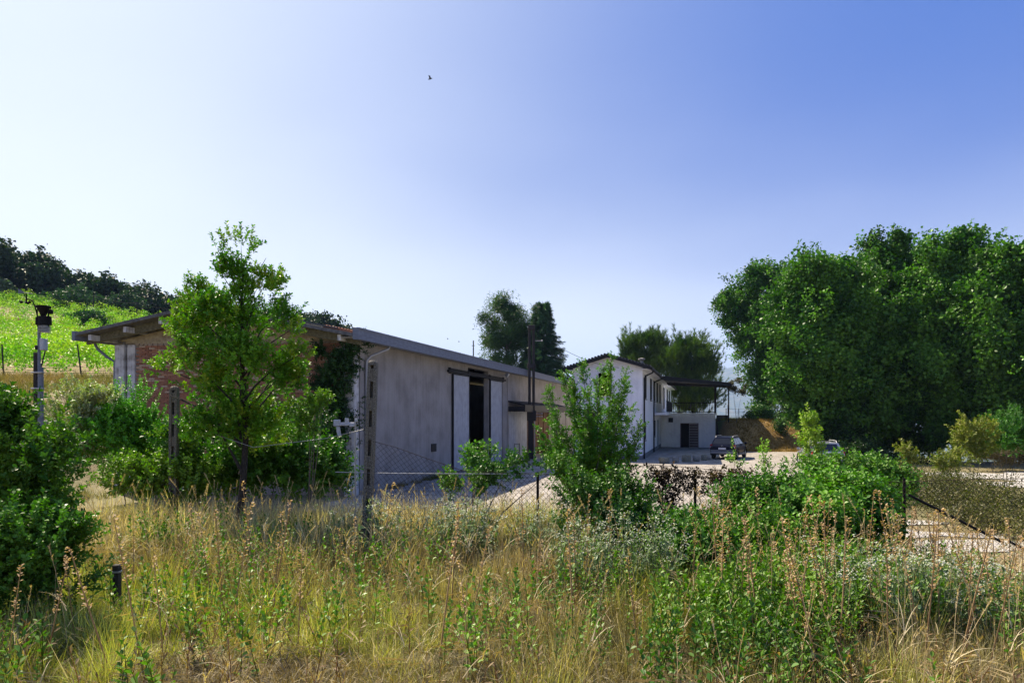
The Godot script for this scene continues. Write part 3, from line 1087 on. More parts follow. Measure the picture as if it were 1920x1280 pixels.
func things() -> void:
	make_car("parked_car", "dark blue hatchback with roof rails and rear number plate parked near the terrace", M.car_blue, p(16.1, 0.02, 50.6), -0.53)
	make_car("parked_car", "silver grey car half hidden behind the brambles under the tall trees", M.car_silver, p(18.7, 0.02, 41.5), -0.18)

	# stones at the edge of the shade
	var k := 0
	for s in [[11.0, 45.8, 0.42, 0.30, "pale stone block with a green tinge"], [11.9, 46.5, 0.55, 0.36, "squared dark stone block"], [12.75, 47.2, 0.50, 0.34, "mossy stone block"], [13.5, 47.9, 0.42, 0.30, "grey rounded stone"], [14.0, 48.7, 0.40, 0.28, "small brownish stone beside the dark car"], [10.1, 45.2, 0.5, 0.28, "low flat stone nearest the house corner"]]:
		var b := MB.new()
		rag(b, Vector3(0, s[3] * 0.65, 0), Vector3(s[2] * (0.5 + 0.12 * (k % 3)), s[3] * (0.65 + 0.2 * (k % 2)), s[2] * 0.5), k * 1.7)
		var o := obj("stone_block", b.done(), [M.stone_a, M.stone_b][k % 2])
		o.position = p(s[0], 0.012, s[1])
		o.rotation.y = k * 0.7
		tag(o, s[4] + (" in the house shadow on the yard" if k != 4 else ""), "stone", "stones along the yard")
		k += 1

	# pole of two uprights in front of the barn
	var pole := thing("utility_pole", "tall dark twin upright utility pole with collars in front of the barn", "utility pole", p(1.42, 0, 49.6))
	for x in [-0.15, 0.15]:
		var m := MB.new()
		m.cbox(Vector3(x, 6.4, 0), Vector3(0.19, 6.3, 0.22), 0.02)
		obj("upright", m.done(), M.pole_dark, pole)
	var lowp := MB.new()
	lowp.cbox(Vector3(-0.05, 1.7, 0), Vector3(0.40, 3.4, 0.34), 0.03)
	obj("foot", lowp.done(), M.pole_dark, pole)
	var wp := MB.new()
	wp.tube([Vector3(0.22, 0.0, 0.10), Vector3(0.22, 3.0, 0.12)], [0.035, 0.035], 6)
	obj("conduit", wp.done(), M.zinc_light, pole)
	for q in [[9.55, 0.52, 0.34], [6.75, 0.62, 0.34], [3.15, 0.66, 0.75]]:
		var m := MB.new()
		m.cbox(Vector3(0, q[0], 0), Vector3(q[1], q[2], 0.40), 0.02)
		obj("collar", m.done(), M.pole_dark, pole)
	for q in [[0.62, 8.6], [0.62, 3.3], [0.62, 3.1]]:
		var m := MB.new()
		m.tube([Vector3(0.2, q[1], 0), Vector3(0.75, q[1], 0)], [0.025, 0.025], 5)
		m.lathe([[0.03, -0.05], [0.07, -0.03], [0.05, 0.0], [0.07, 0.03], [0.03, 0.06]], 8, Vector3(0.75, q[1], 0), Vector3.RIGHT)
		obj("insulator", m.done(), M.zinc_light, pole)
	wire("overhead_wire", "thin dark wire running from the twin upright pole to the house gable", p(1.75, 9.3, 49.6), p(7.6, 6.55, 48.4), 0.5, 0.014)
	wire("overhead_wire", "thin pale wire leaving the top of the twin upright pole", p(1.7, 9.0, 49.6), p(4.3, 8.4, 62.0), 0.25, 0.012)

	var mast := MB.new()
	mast.tube([p(-3.4, 6.6, 60.0), p(-3.4, 9.75, 60.0)], [0.06, 0.05], 8)
	mast.tube([p(-3.55, 9.3, 60.0), p(-3.25, 9.3, 60.0)], [0.02, 0.02], 6)
	tag(obj("roof_mast", mast.done(), M.pole_dark), "slim dark mast standing on the barn roof left of the pine", "mast")

	# folding frame leaning by the white side door
	var fr := thing("metal_frame", "small dark metal ladder frame leaning beside the white side door", "metal frame", p(0.35, 0.0, 46.6), TURN)
	for x in [-0.17, 0.17]:
		var m := MB.new()
		m.tube([Vector3(x, 0.0, 0.12), Vector3(x, 1.28, 0)], [0.022, 0.022], 6)
		obj("upright", m.done(), M.dark_metal, fr)
	for y in [0.35, 0.8, 1.22]:
		var m := MB.new()
		m.tube([Vector3(-0.17, y, 0.12 - y * 0.094), Vector3(0.17, y, 0.12 - y * 0.094)], [0.018, 0.018], 6)
		obj("rung", m.done(), M.dark_metal, fr)

	# terrace furniture
	var e1 := Vector3(0.2742, 0, -0.9617)
	var er := Vector3(0.9617, 0, 0.2742)
	var hb := p(9.34, 3.40, 48.8)
	var tb := thing("terrace_table", "small dark round table on the roofed terrace", "table", hb + e1 * 21.6 + er * 1.75, TURN)
	var tm := MB.new()
	tm.lathe([[0.001, 0.70], [0.5, 0.70], [0.5, 0.74], [0.001, 0.74]], 18)
	obj("table_top", tm.done(), M.dark_metal, tb)
	var tl := MB.new()
	tl.tube([Vector3(0, 0, 0), Vector3(0, 0.7, 0)], [0.05, 0.05], 8)
	tl.lathe([[0.28, 0.0], [0.28, 0.03], [0.05, 0.06]], 12)
	obj("pedestal", tl.done(), M.dark_metal, tb)
	var n := 0
	for c in [[2.6, 21.5, 1.2, "dark chair facing left behind the terrace railing"], [1.0, 21.4, -1.3, "dark chair at the house side of the terrace table"]]:
		var ch := thing("terrace_chair", c[3], "chair", hb + e1 * c[1] + er * c[0], TURN + c[2], "chairs on the terrace")
		var sm := MB.new()
		sm.cbox(Vector3(0, 0.45, 0), Vector3(0.44, 0.04, 0.44), 0.01)
		obj("seat", sm.done(), M.dark_metal, ch)
		var bm := MB.new()
		bm.hexa([Vector3(-0.21, 0.47, 0.20), Vector3(0.21, 0.47, 0.20), Vector3(0.21, 0.47, 0.23), Vector3(-0.21, 0.47, 0.23), Vector3(-0.20, 0.92, 0.30), Vector3(0.20, 0.92, 0.30), Vector3(0.20, 0.92, 0.33), Vector3(-0.20, 0.92, 0.33)])
		obj("backrest", bm.done(), M.dark_metal, ch)
		for x in [-0.19, 0.19]:
			for z in [-0.19, 0.19]:
				var lm := MB.new()
				lm.tube([Vector3(x, 0.43, z), Vector3(x * 1.1, 0.0, z * 1.15)], [0.018, 0.015], 6)
				obj("leg", lm.done(), M.dark_metal, ch)
		n += 1

	weather_station()
	fence()
	sensor_mast()

	# posts and wires at the top of the vineyard
	n = 0
	var prev := Vector3.ZERO
	for q in [[-67.5, 110.0, 3.6, "left of three thin posts at the upper edge of the vineyard"], [-60.5, 110.0, 3.4, "middle of three thin posts at the upper edge of the vineyard"], [-51.5, 112.0, 3.5, "right of three thin posts at the upper edge of the vineyard"]]:
		var m := MB.new()
		m.tube([Vector3.ZERO, Vector3(0, q[2] + 0.6, 0)], [0.09, 0.07], 7)
		var o := obj("vineyard_pole", m.done(), M.pole_dark)
		o.position = p(q[0], gh(q[0], q[1]) - 0.2, q[1])
		tag(o, q[3], "pole", "poles above the vineyard")
		var top := o.position + Vector3(0, q[2] + 0.4, 0)
		if n:
			wire("vineyard_wire", ["", "wire between the left and middle posts above the vineyard", "wire between the middle and right posts above the vineyard"][n], prev, top, 0.35, 0.025)
		prev = top
		n += 1

	# birds
	n = 0
	for q in [[-4.8, 22.9, 40.0, 0.30, "dark bird high in the middle of the sky"], [-4.9, 9.0, 52.0, 0.16, "left of two tiny birds over the barn roof"], [-4.2, 9.0, 54.0, 0.16, "right of two tiny birds over the barn roof"]]:
		var m := MB.new()
		var s: float = q[3]
		m.lathe([[0.001, -0.5 * s], [0.10 * s, -0.3 * s], [0.13 * s, 0.0], [0.09 * s, 0.28 * s], [0.06 * s, 0.4 * s], [0.001, 0.52 * s]], 8, Vector3.ZERO, Vector3(0.8, 0.1, 0.3).normalized())
		for sd in [-1.0, 1.0]:
			var c := Vector3(0.0, 0.04 * s, 0.05 * sd * s)
			m.face(c + Vector3(0.2 * s, 0, 0), c - Vector3(0.15 * s, 0, 0), c + Vector3(-0.25 * s, 0.30 * s, 0.55 * sd * s), c + Vector3(0.05 * s, 0.28 * s, 0.5 * sd * s), Vector3.UP)
			m.face(c + Vector3(-0.25 * s, 0.30 * s, 0.55 * sd * s), c + Vector3(0.05 * s, 0.28 * s, 0.5 * sd * s), c + Vector3(-0.30 * s, 0.22 * s, 0.9 * sd * s), c + Vector3(-0.32 * s, 0.22 * s, 0.9 * sd * s), Vector3.UP)
		var o := obj("bird", m.done(), M.soot)
		o.position = p(q[0], q[1], q[2])
		tag(o, q[4], "bird", "birds in flight")
		n += 1

	# short dark post lost in the grass on the left
	var sp := thing("marker_post", "short dark post with a pale band half sunk in the grass", "post", p(-3.36, gh(-3.36, 5.8), 5.8))
	var m2 := MB.new()
	m2.cbox(Vector3(0, 0.12, 0), Vector3(0.055, 0.66, 0.055), 0.006)
	obj("shaft", m2.done(), M.pole_dark, sp)
	var m3 := MB.new()
	m3.cbox(Vector3(0, 0.39, 0), Vector3(0.06, 0.015, 0.06), 0.002)
	obj("band", m3.done(), M.zinc_light, sp)

	# low brick stub in the weeds on the left
	var st := thing("brick_stub", "low broken brick wall stub half covered by weeds left of the round bush", "wall", p(-6.9, gh(-6.9, 9.4), 10.0), 0.25)
	var cp := MB.new()
	cp.cbox(Vector3(0, 1.62, 0), Vector3(0.36, 0.06, 0.30), 0.015)
	obj("coping", cp.done(), M.concrete, st)
	for r in 24:
		for c in 2:
			var bb := MB.new()
			bb.cbox(Vector3(-0.08 + c * 0.16 + (0.03 if r % 2 else -0.03), 0.04 + r * 0.066, 0), Vector3(0.15, 0.056, 0.22), 0.006)
			obj("brick", bb.done(), M.bricks[(r * 3 + c) % 7], st)


func wire(called: String, label: String, a: Vector3, b: Vector3, sag: float, r: float) -> void:
	var pts := []
	var rr := []
	for i in 15:
		var f := i / 14.0
		pts.append(a.lerp(b, f) - Vector3(0, sag * 4.0 * f * (1.0 - f), 0))
		rr.append(r)
	var m := MB.new()
	m.tube(pts, rr, 5)
	tag(obj(called, m.done(), M.soot), label, "wire")


func weather_station() -> void:
	var gy := gh(-6.24, 9.0)
	var o := thing("weather_station", "weather station with black rain funnel, white louvred shield and wind cups on a pole", "weather station", p(-6.24, gy, 9.0))
	var parts := [
		["pole", M.zinc, [["t", 0.02, 0.0, 0.035, 3.83], ["t", 0.0, 3.80, 0.02, 4.48]]],
		["board", M.pole_dark, [["b", -0.045, 3.0, 0.05, 2.05, 0.03]]],
	]
	for q in parts:
		var m := MB.new()
		for s in q[2]:
			if s[0] == "t":
				m.tube([Vector3(s[1], s[2] if s[2] < 1.0 else s[2] - gy, 0), Vector3(s[1], s[4] - gy, 0)], [s[3], s[3]], 10)
			else:
				m.cbox(Vector3(s[1], s[2] - gy, 0), Vector3(s[3], s[4], s[5]), 0.004)
		obj(q[0], m.done(), q[1], o)
	var cl := MB.new()
	for y in [3.55, 3.76]:
		cl.cbox(Vector3(0.0, y - gy, 0.03), Vector3(0.15, 0.02, 0.06), 0.004)
	obj("clamp", cl.done(), M.zinc_light, o)
	var fu := MB.new()
	fu.lathe([[0.085, 0.0], [0.09, 0.02], [0.085, 0.03], [0.03, -0.10], [0.035, -0.12]], 20, Vector3(0.055, 4.61 - gy, 0))
	fu.lathe([[0.001, -0.11], [0.075, -0.11], [0.08, -0.22], [0.001, -0.22]], 18, Vector3(0.075, 4.61 - gy, 0))
	var ga := obj("rain_gauge", fu.done(), M.soot, o)
	var sp := MB.new()
	for k in 3:
		var a := TAU * k / 3 + 0.4
		sp.tube([Vector3(0.075 + 0.08 * cos(a), 4.36 - gy, 0.08 * sin(a)), Vector3(0.075 + 0.08 * cos(a), 4.60 - gy, 0.08 * sin(a))], [0.006, 0.006], 5)
	obj("stay", sp.done(), M.soot, ga)
	var sh := MB.new()
	for k in 5:
		sh.lathe([[0.03, 0.012], [0.068, 0.0], [0.07, 0.006], [0.03, 0.02]], 18, Vector3(0.075, 4.29 + k * 0.019 - gy, 0))
	obj("radiation_shield", sh.done(), M.white_sheet, o)
	var br := MB.new()
	br.cbox(Vector3(0.0, 4.44 - gy, 0), Vector3(0.07, 0.11, 0.06), 0.008)
	br.cbox(Vector3(-0.025, 4.09 - gy, 0), Vector3(0.045, 0.06, 0.05), 0.008)
	br.cbox(Vector3(0.155, 4.56 - gy, 0), Vector3(0.05, 0.06, 0.04), 0.01)
	obj("bracket", br.done(), M.soot, o)
	var pn := MB.new()
	pn.cbox(Vector3(0.06, 4.13 - gy, 0.0), Vector3(0.06, 0.155, 0.09), 0.008)
	obj("logger_box", pn.done(), M.white_sheet, o)
	var arm := MB.new()
	arm.tube([Vector3(-0.02, 4.50 - gy, 0), Vector3(-0.05, 4.62 - gy, 0.0), Vector3(-0.085, 4.70 - gy, 0.0), Vector3(-0.13, 4.725 - gy, 0), Vector3(-0.17, 4.73 - gy, 0)], [0.009, 0.009, 0.008, 0.008, 0.008], 7)
	var am := obj("wind_arm", arm.done(), M.soot, o)
	var cup := MB.new()
	for k in 3:
		var a := TAU * k / 3 + 0.3
		var c := Vector3(-0.17 + 0.055 * cos(a), 4.685 - gy, 0.055 * sin(a))
		cup.lathe([[0.001, -0.02], [0.015, -0.014], [0.021, 0.0], [0.019, 0.002], [0.001, -0.012]], 10, c, Vector3(-sin(a), 0, cos(a)))
		cup.tube([Vector3(-0.17, 4.685 - gy, 0), c], [0.004, 0.004], 5)
	cup.tube([Vector3(-0.17, 4.67 - gy, 0), Vector3(-0.17, 4.80 - gy, 0)], [0.011, 0.008], 7)
	obj("wind_cups", cup.done(), M.soot, am)
	var vane := MB.new()
	vane.tube([Vector3(-0.22, 4.81 - gy, 0.05), Vector3(-0.12, 4.81 - gy, -0.05)], [0.005, 0.005], 5)
	vane.hexa([Vector3(-0.235, 4.79 - gy, 0.06), Vector3(-0.19, 4.80 - gy, 0.02), Vector3(-0.188, 4.80 - gy, 0.022), Vector3(-0.233, 4.79 - gy, 0.062), Vector3(-0.235, 4.86 - gy, 0.06), Vector3(-0.19, 4.82 - gy, 0.02), Vector3(-0.188, 4.82 - gy, 0.022), Vector3(-0.233, 4.86 - gy, 0.062)])
	obj("wind_vane", vane.done(), M.zinc, am)




func sensor_mast() -> void:
	var gy := gh(-2.05, 8.75)
	var o := thing("sensor_mast", "thin post carrying white sensor boxes beside the leaning concrete fence post", "sensor mast", p(-2.02, gy, 8.75))
	var m := MB.new()
	m.tube([Vector3(0.01, 0, 0), Vector3(0.01, 3.12 - gy, 0)], [0.012, 0.010], 7)
	obj("post", m.done(), M.zinc_light, o)
	var b := MB.new()
	b.cbox(Vector3(-0.095, 3.085 - gy, 0), Vector3(0.20, 0.045, 0.04), 0.006)
	obj("crossbar", b.done(), M.white_sheet, o)
	for q in [["sensor_box", -0.225, 3.10, 0.078, 0.085, 0.06], ["sensor_box", -0.03, 3.075, 0.065, 0.05, 0.05], ["sensor_box", 0.02, 3.135, 0.034, 0.045, 0.035]]:
		var s := MB.new()
		s.cbox(Vector3(q[1], q[2] - gy, 0), Vector3(q[3], q[4], q[5]), 0.006)
		obj(q[0], s.done(), M.white_sheet, o)
	var cy := MB.new()
	cy.lathe([[0.001, 0.0], [0.024, 0.0], [0.025, 0.05], [0.02, 0.056], [0.001, 0.056]], 14, Vector3(-0.10, 3.105 - gy, 0))
	obj("sensor_cap", cy.done(), M.white_sheet, o)
	var tu := MB.new()
	tu.tube([Vector3(-0.21, 3.05 - gy, 0), Vector3(-0.205, 2.99 - gy, 0), Vector3(-0.19, 2.93 - gy, 0)], [0.024, 0.026, 0.022], 10)
	obj("sensor_tube", tu.done(), M.white_sheet, o)
	var ca := MB.new()
	ca.tube([Vector3(-0.16, 3.07 - gy, 0.02), Vector3(-0.13, 3.02 - gy, 0.02), Vector3(-0.09, 3.0 - gy, 0.02), Vector3(-0.07, 3.07 - gy, 0.02)], [0.004, 0.004, 0.004, 0.004], 5)
	obj("cable", ca.done(), M.soot, o)


func slotted_post(fence_: Node3D, base: Vector3, height: float, wdt: float, lean: Vector3, label: String) -> void:
	var b := MB.new()
	var up := (Vector3.UP + lean).normalized()
	var x := Vector3.RIGHT - up * up.x
	b.xf = Transform3D(Basis(x.normalized(), up, x.normalized().cross(up)), base - fence_.position)
	var n := 7
	var dp := wdt * 0.75
	for sd in [-1.0, 1.0]:
		var segs := 12
		for i in segs:
			var y0 := height * i / segs
			var y1 := height * (i + 1) / segs
			var j0 := 0.004 * wob.get_noise_2d(i * 90.0, sd * 50.0)
			var j1 := 0.004 * wob.get_noise_2d((i + 1) * 90.0, sd * 50.0)
			var a: float = sd * wdt * 0.17
			var c: float = sd * wdt * 0.5
			b.hexa([Vector3(a, y0, -dp / 2), Vector3(c + j0, y0, -dp / 2), Vector3(c + j0, y0, dp / 2), Vector3(a, y0, dp / 2), Vector3(a, y1, -dp / 2), Vector3(c + j1, y1, -dp / 2), Vector3(c + j1, y1, dp / 2), Vector3(a, y1, dp / 2)])
	b.box(Vector3(-wdt * 0.16, 0, -dp * 0.47), Vector3(wdt * 0.16, height, -dp * 0.36))
	for i in n:
		var y := height * (i + 0.35) / n
		b.box(Vector3(-wdt * 0.17, y, -dp * 0.42), Vector3(wdt * 0.17, y + height / n * 0.45, dp * 0.42))
	b.lathe([[wdt * 0.50, -0.02], [wdt * 0.46, 0.02], [wdt * 0.3, 0.04], [0.001, 0.045]], 10, Vector3(0, height - 0.01, 0))
	obj("concrete_post", b.done(), M.post_concrete, fence_, label)


func fence() -> void:
	var o := thing("chain_link_fence", "rusty chain link fence on concrete posts between the meadow and the yard", "fence", p(-1.8, 1.4, 8.5))
	var line := [Vector3(-1.76, 2.88, 8.5), Vector3(-1.45, 2.80, 8.5), Vector3(-1.12, 2.68, 8.5), Vector3(-0.6, 2.50, 8.55), Vector3(0.0, 2.47, 8.6), Vector3(0.4, 2.45, 8.7), Vector3(1.07, 2.42, 8.9), Vector3(1.45, 2.44, 8.8), Vector3(1.72, 2.57, 8.75), Vector3(2.3, 2.53, 8.7), Vector3(3.0, 2.46, 8.65), Vector3(3.6, 2.40, 8.6), Vector3(4.3, 2.36, 8.5), Vector3(4.88, 2.38, 8.42), Vector3(5.6, 2.42, 8.3), Vector3(6.3, 2.45, 8.1), Vector3(7.2, 2.45, 7.9)]
	var lens_ := [0.0]
	for i in line.size() - 1:
		lens_.append(lens_[-1] + Vector2(line[i].x, line[i].z).distance_to(Vector2(line[i + 1].x, line[i + 1].z)))
	var total: float = lens_[-1]
	var H := 1.12
	var pitch := 0.072
	var m := MB.new()
	var pts := []
	for dirn in [-1.0, 1.0]:
		var u0 := -H if dirn > 0 else 0.0
		while u0 < total + (0.0 if dirn > 0 else H):
			pts = []
			var rr := []
			for i in 9:
				var f := i / 8.0
				var u: float = u0 + dirn * H * f
				if u < 0.0 or u > total:
					continue
				var k := 0
				while k < line.size() - 2 and u > lens_[k + 1]:
					k += 1
				var q: Vector3 = line[k].lerp(line[k + 1], (u - lens_[k]) / (lens_[k + 1] - lens_[k]))
				var sagw := 0.03 * wob.get_noise_2d(u * 30.0, f * 20.0) * 3.0
				pts.append(p(q.x, q.y - H * (1.0 - f), q.z) + Vector3(0, 0, sagw + dirn * 0.002) - o.position)
				rr.append(0.0022)
			if pts.size() > 1:
				m.tube(pts, rr, 3, false)
			u0 += pitch
	tag(obj("wire_mesh", m.done(), M.rust_wire, o), "", "", "", "stuff")
	var tw := MB.new()
	var tp := []
	var tr := []
	for q in line:
		tp.append(p(q.x, q.y, q.z) - o.position)
		tr.append(0.0035)
	tw.tube(tp, tr, 4)
	obj("top_wire", tw.done(), M.rust_wire, o)
	var w2 := MB.new()
	w2.tube([p(-2.2, 2.49, 8.5) - o.position, p(-1.5, 2.475, 8.5) - o.position, p(-0.6, 2.465, 8.55) - o.position, p(0.4, 2.45, 8.68) - o.position], [0.006, 0.006, 0.006, 0.006], 5)
	obj("tension_wire", w2.done(), M.zinc_light, o)
	var w3 := MB.new()
	w3.tube([p(-4.9, 3.05, 10.3) - o.position, p(-3.6, 2.75, 9.5) - o.position, p(-2.4, 2.90, 8.8) - o.position, p(-1.85, 3.02, 8.5) - o.position], [0.004, 0.004, 0.004, 0.004], 5)
	obj("loose_wire", w3.done(), M.zinc_light, o)
	for seg in [[4.88, 2.22, 8.40, 5.86, 1.68, 8.14], [5.92, 1.70, 8.13, 6.6, 1.30, 7.96]]:
		var b := MB.new()
		b.tube([p(seg[0], seg[1], seg[2]) - o.position, p(seg[3], seg[4], seg[5]) - o.position], [0.016, 0.016], 7)
		obj("brace_rail", b.done(), M.soot, o)
	for q in [[0.33, 8.7, 2.47], [0.84, 8.85, 2.45], [4.87, 8.44, 2.42], [2.35, 8.72, 2.5]]:
		var b := MB.new()
		var gy := gh(q[0], q[1])
		b.tube([p(q[0], gy - 0.2, q[1] + 0.03) - o.position, p(q[0], q[2], q[1] + 0.03) - o.position], [0.018, 0.018], 7)
		obj("steel_post", b.done(), M.soot, o)
	slotted_post(o, p(-1.82, gh(-1.82, 8.5) - 0.2, 8.5), 2.53, 0.118, Vector3(0.035, 0, 0), "leaning pale slotted concrete post in front of the grey wall")
	slotted_post(o, p(-5.22, gh(-5.22, 10.5) - 0.2, 10.5), 2.35, 0.12, Vector3(0.01, 0, 0), "dark slotted concrete post left of the young oak")
	slotted_post(o, p(1.09, gh(1.09, 9.5) - 0.2, 9.5), 1.95, 0.15, Vector3(0.0, 0, 0), "concrete post inside the elm bush")


# ---------------------------------------------------------------- plants: small meshes that are copied many times
func sprig(n: int, twig: float, ll: float, lw: float, open_: float, thick := 0.0025) -> ArrayMesh:   # leaves up a twig along +y
	var b := MB.new()
	b.col = Color(0.9, 0.55, 0.35)
	var bend := Vector3(rf(-0.1, 0.1), 0, rf(-0.1, 0.1)) * twig
	b.tube([Vector3.ZERO, Vector3(0, twig * 0.5, 0) + bend * 0.4, Vector3(0, twig, 0) + bend], [thick, thick * 0.8, thick * 0.3], 3, false)
	for i in n:
		var f := (i + 0.6) / n
		var a := i * 2.4 + rf(-0.5, 0.5)
		var out := Vector3(cos(a), 0, sin(a))
		var o := open_ * (1.25 - 0.7 * f)
		var dir := (out * o + Vector3.UP * rf(0.35, 0.9) + rdir() * 0.25).normalized()
		var s := rf(0.65, 1.15)
		var c := rf(0.72, 1.3)
		b.col = Color(c * rf(0.9, 1.15), c, c * rf(0.7, 1.05))
		b.leaf(Vector3(0, twig * f, 0) + bend * f * f, dir, (Vector3.UP * 0.7 + out * -0.3 + rdir() * 0.5).normalized(), ll * s, lw * s, 0.22)
	return b.done()


func clump(n: int, r: float, ll: float, lw: float) -> ArrayMesh:   # leaves in a ball, facing outwards and up
	var b := MB.new()
	for i in n:
		var d := rdir()
		var c := rf(0.7, 1.3)
		b.col = Color(c * rf(0.88, 1.15), c, c * rf(0.7, 1.05))
		var pos := d * r * pow(rng.randf(), 0.5)
		var dir := (rdir() + d * 0.6 + Vector3(0, -0.2, 0)).normalized()
		var s := rf(0.6, 1.2)
		b.leaf(pos, dir, (Vector3.UP * 0.5 + d * 0.6 + rdir() * 0.8).normalized(), ll * s, lw * s, 0.2)
	return b.done()


func brush(n: int, h: float, w: float, open_: float) -> ArrayMesh:   # needles or narrow leaves round an upright twig
	var b := MB.new()
	b.col = Color(0.8, 0.55, 0.4)
	b.tube([Vector3.ZERO, Vector3(0, h * 0.8, 0)], [w * 0.3, w * 0.15], 3, false)
	for i in n:
		var f := rng.randf()
		var a := rf(0, TAU)
		var dir := (Vector3(cos(a), 0, sin(a)) * open_ * rf(0.5, 1.2) + Vector3.UP).normalized()
		var c := rf(0.7, 1.3)
		b.col = Color(c, c, c * rf(0.75, 1.0))
		b.blade(Vector3(0, h * 0.75 * f, 0), dir, dir.cross(rdir()).normalized(), h * rf(0.3, 0.55), w, 0.05, 2)
	return b.done()


func tuft(n: int, h: float, w: float, open_: float, droop: float) -> ArrayMesh:
	var b := MB.new()
	for i in n:
		var a := rf(0, TAU)
		var out := Vector3(cos(a), 0, sin(a))
		var dir := (Vector3.UP + out * open_ * rf(0.1, 1.0)).normalized()
		var c := rf(0.22, 1.0) if rng.randf() < 0.7 else rf(1.3, 2.1)
		b.col = Color(c * rf(0.92, 1.1), c, c * rf(0.7, 1.1))
		var t := Vector3(-out.z, 0, out.x).rotated(Vector3.UP, rf(-1.2, 1.2))
		t = (t - dir * t.dot(dir)).normalized()
		b.blade(out * rf(0, 0.05), dir, t, h * rf(0.45, 1.1), w * rf(0.6, 1.2), droop * rf(0.2, 1.3), 4)
	return b.done()


func seed_stalk(h: float, head: float, lean: float, loose: float) -> ArrayMesh:   # a dry stem with a seed head
	var b := MB.new()
	b.col = Color(1, 0.95, 0.85)
	var pts := []
	var rr := []
	for i in 6:
		var f := i / 5.0
		pts.append(Vector3(lean * f * f, h * f - lean * 0.35 * f * f * f, lean * 0.3 * f * f))
		rr.append(lerpf(0.0026, 0.0012, f))
	b.tube(pts, rr, 3, false)
	for i in int(30 * head / 0.1):
		var f := 1.0 - head / h * rng.randf()
		var q := Vector3(lean * f * f, h * f - lean * 0.35 * f * f * f, lean * 0.3 * f * f)
		var c := rf(0.8, 1.25)
		b.col = Color(c, c * 0.96, c * 0.85)
		var a := rf(0, TAU)
		var dir := (Vector3(cos(a), 0, sin(a)) * loose + Vector3.UP).normalized()
		b.blade(q, dir, dir.cross(rdir()).normalized(), rf(0.012, 0.028), 0.005, 0.1, 2)
	for i in 3:
		var a := rf(0, TAU)
		b.blade(Vector3(0, h * rf(0.05, 0.5), 0), (Vector3(cos(a), 0, sin(a)) * 0.5 + Vector3.UP).normalized(), Vector3(-sin(a), 0, cos(a)), h * 0.35, 0.006, 0.35, 4)
	return b.done()


func dock_stalk(h: float) -> ArrayMesh:   # thick knobbly dry seed stalk
	var b := MB.new()
	b.col = Color(0.8, 0.75, 0.65)
	b.tube([Vector3.ZERO, Vector3(0.01, h * 0.5, 0), Vector3(0.03, h, 0.01)], [0.006, 0.005, 0.003], 4, false)
	for i in 46:
		var f := rf(0.55, 1.0)
		var a := rf(0, TAU)
		var c := rf(0.75, 1.25)
		b.col = Color(c, c * 0.95, c * 0.9)
		var r := 0.022 * (1.2 - f) * 2.0
		b.leaf(Vector3(0.02 * f + cos(a) * r * 0.4, h * f, sin(a) * r * 0.4), (Vector3(cos(a), 0.5, sin(a))).normalized(), Vector3.UP, rf(0.018, 0.03), 0.014, 0.3)
	return b.done()


func umbel(h: float) -> ArrayMesh:   # white flowering weed: fine leaves below, flat clusters of white specks above
	var b := MB.new()
	for s in 5:
		var a := rf(0, TAU)
		var tip := Vector3(cos(a) * rf(0.03, 0.16), h * rf(0.75, 1.05), sin(a) * rf(0.03, 0.16))
		b.col = Color(0.5, 0.62, 0.4)
		b.tube([Vector3.ZERO, Vector3(tip.x * 0.4, tip.y * 0.6, tip.z * 0.4), tip], [0.003, 0.002, 0.0015], 3, false)
		for i in 10:
			var o := rdir() * 0.03
			o.y *= 0.35
			b.col = Color(1.5, 1.5, 1.4)
			b.leaf(tip + o, rdir(), Vector3.UP, 0.012, 0.010, 0.1)
		for i in 9:
			var f := rf(0.1, 0.8)
			b.col = Color(0.42, 0.58, 0.32) * rf(0.7, 1.2)
			b.leaf(Vector3(tip.x * f * 0.5, tip.y * f, tip.z * f * 0.5), (rdir() + Vector3.UP * 0.3).normalized(), Vector3.UP, rf(0.03, 0.06), 0.015, 0.2)
	return b.done()


func tint(a: Color, b: Color, q: Vector3, freq: float) -> Color:
	var f := clampf(0.5 + gap.get_noise_3d(q.x * freq, q.y * freq, q.z * freq) * 0.9 + rf(-0.28, 0.28), 0.0, 1.0)
	return a.lerp(b, f)


# copies through the volume of a crown made of lobes [centre, radii]; thr cuts gaps, out is how far copies keep to the outside
func fill(lobes: Array, n: int, s0: float, s1: float, a: Color, b: Color, up := 0.5, thr := -0.25, freq := 40.0, out := 0.45, origin := Vector3.ZERO) -> Array:
	var tr := []
	var cs := []
	var acc := []
	var sum := 0.0
	for l in lobes:
		var r: Vector3 = l[1]
		sum += pow(r.x * r.y + r.y * r.z + r.x * r.z, 0.9)
		acc.append(sum)
	var tries := 0
	while tr.size() < n and tries < n * 4:
		tries += 1
		var pick := rng.randf() * sum
		var k := 0
		while acc[k] < pick:
			k += 1
		var c: Vector3 = lobes[k][0]
		var r: Vector3 = lobes[k][1]
		var d := rdir()
		var edge := gap.get_noise_3d((c.x + d.x * r.x) * freq * 2.2, (c.y + d.y * r.y) * freq * 2.2 + 700.0, (c.z + d.z * r.z) * freq * 2.2)
		var q := c + d * r * pow(rng.randf(), out) * (1.0 + (1.1 if freq > 45.0 else 2.0) * edge)
		var nz := gap.get_noise_3d(q.x * freq * 3.0, q.y * freq * 3.0, q.z * freq * 3.0)
		if nz < thr:
			continue
		var dir := (d * 0.8 + Vector3.UP * up + rdir() * 0.45).normalized()
		q += rdir() * r * 0.6 * pow(rng.randf(), 5.0)
		tr.append(Transform3D(basis_up(dir, rf(0, TAU), rf(s0, s1)), q - origin))
		cs.append(tint(a, b, q, freq * 1.6))
	return [tr, cs]


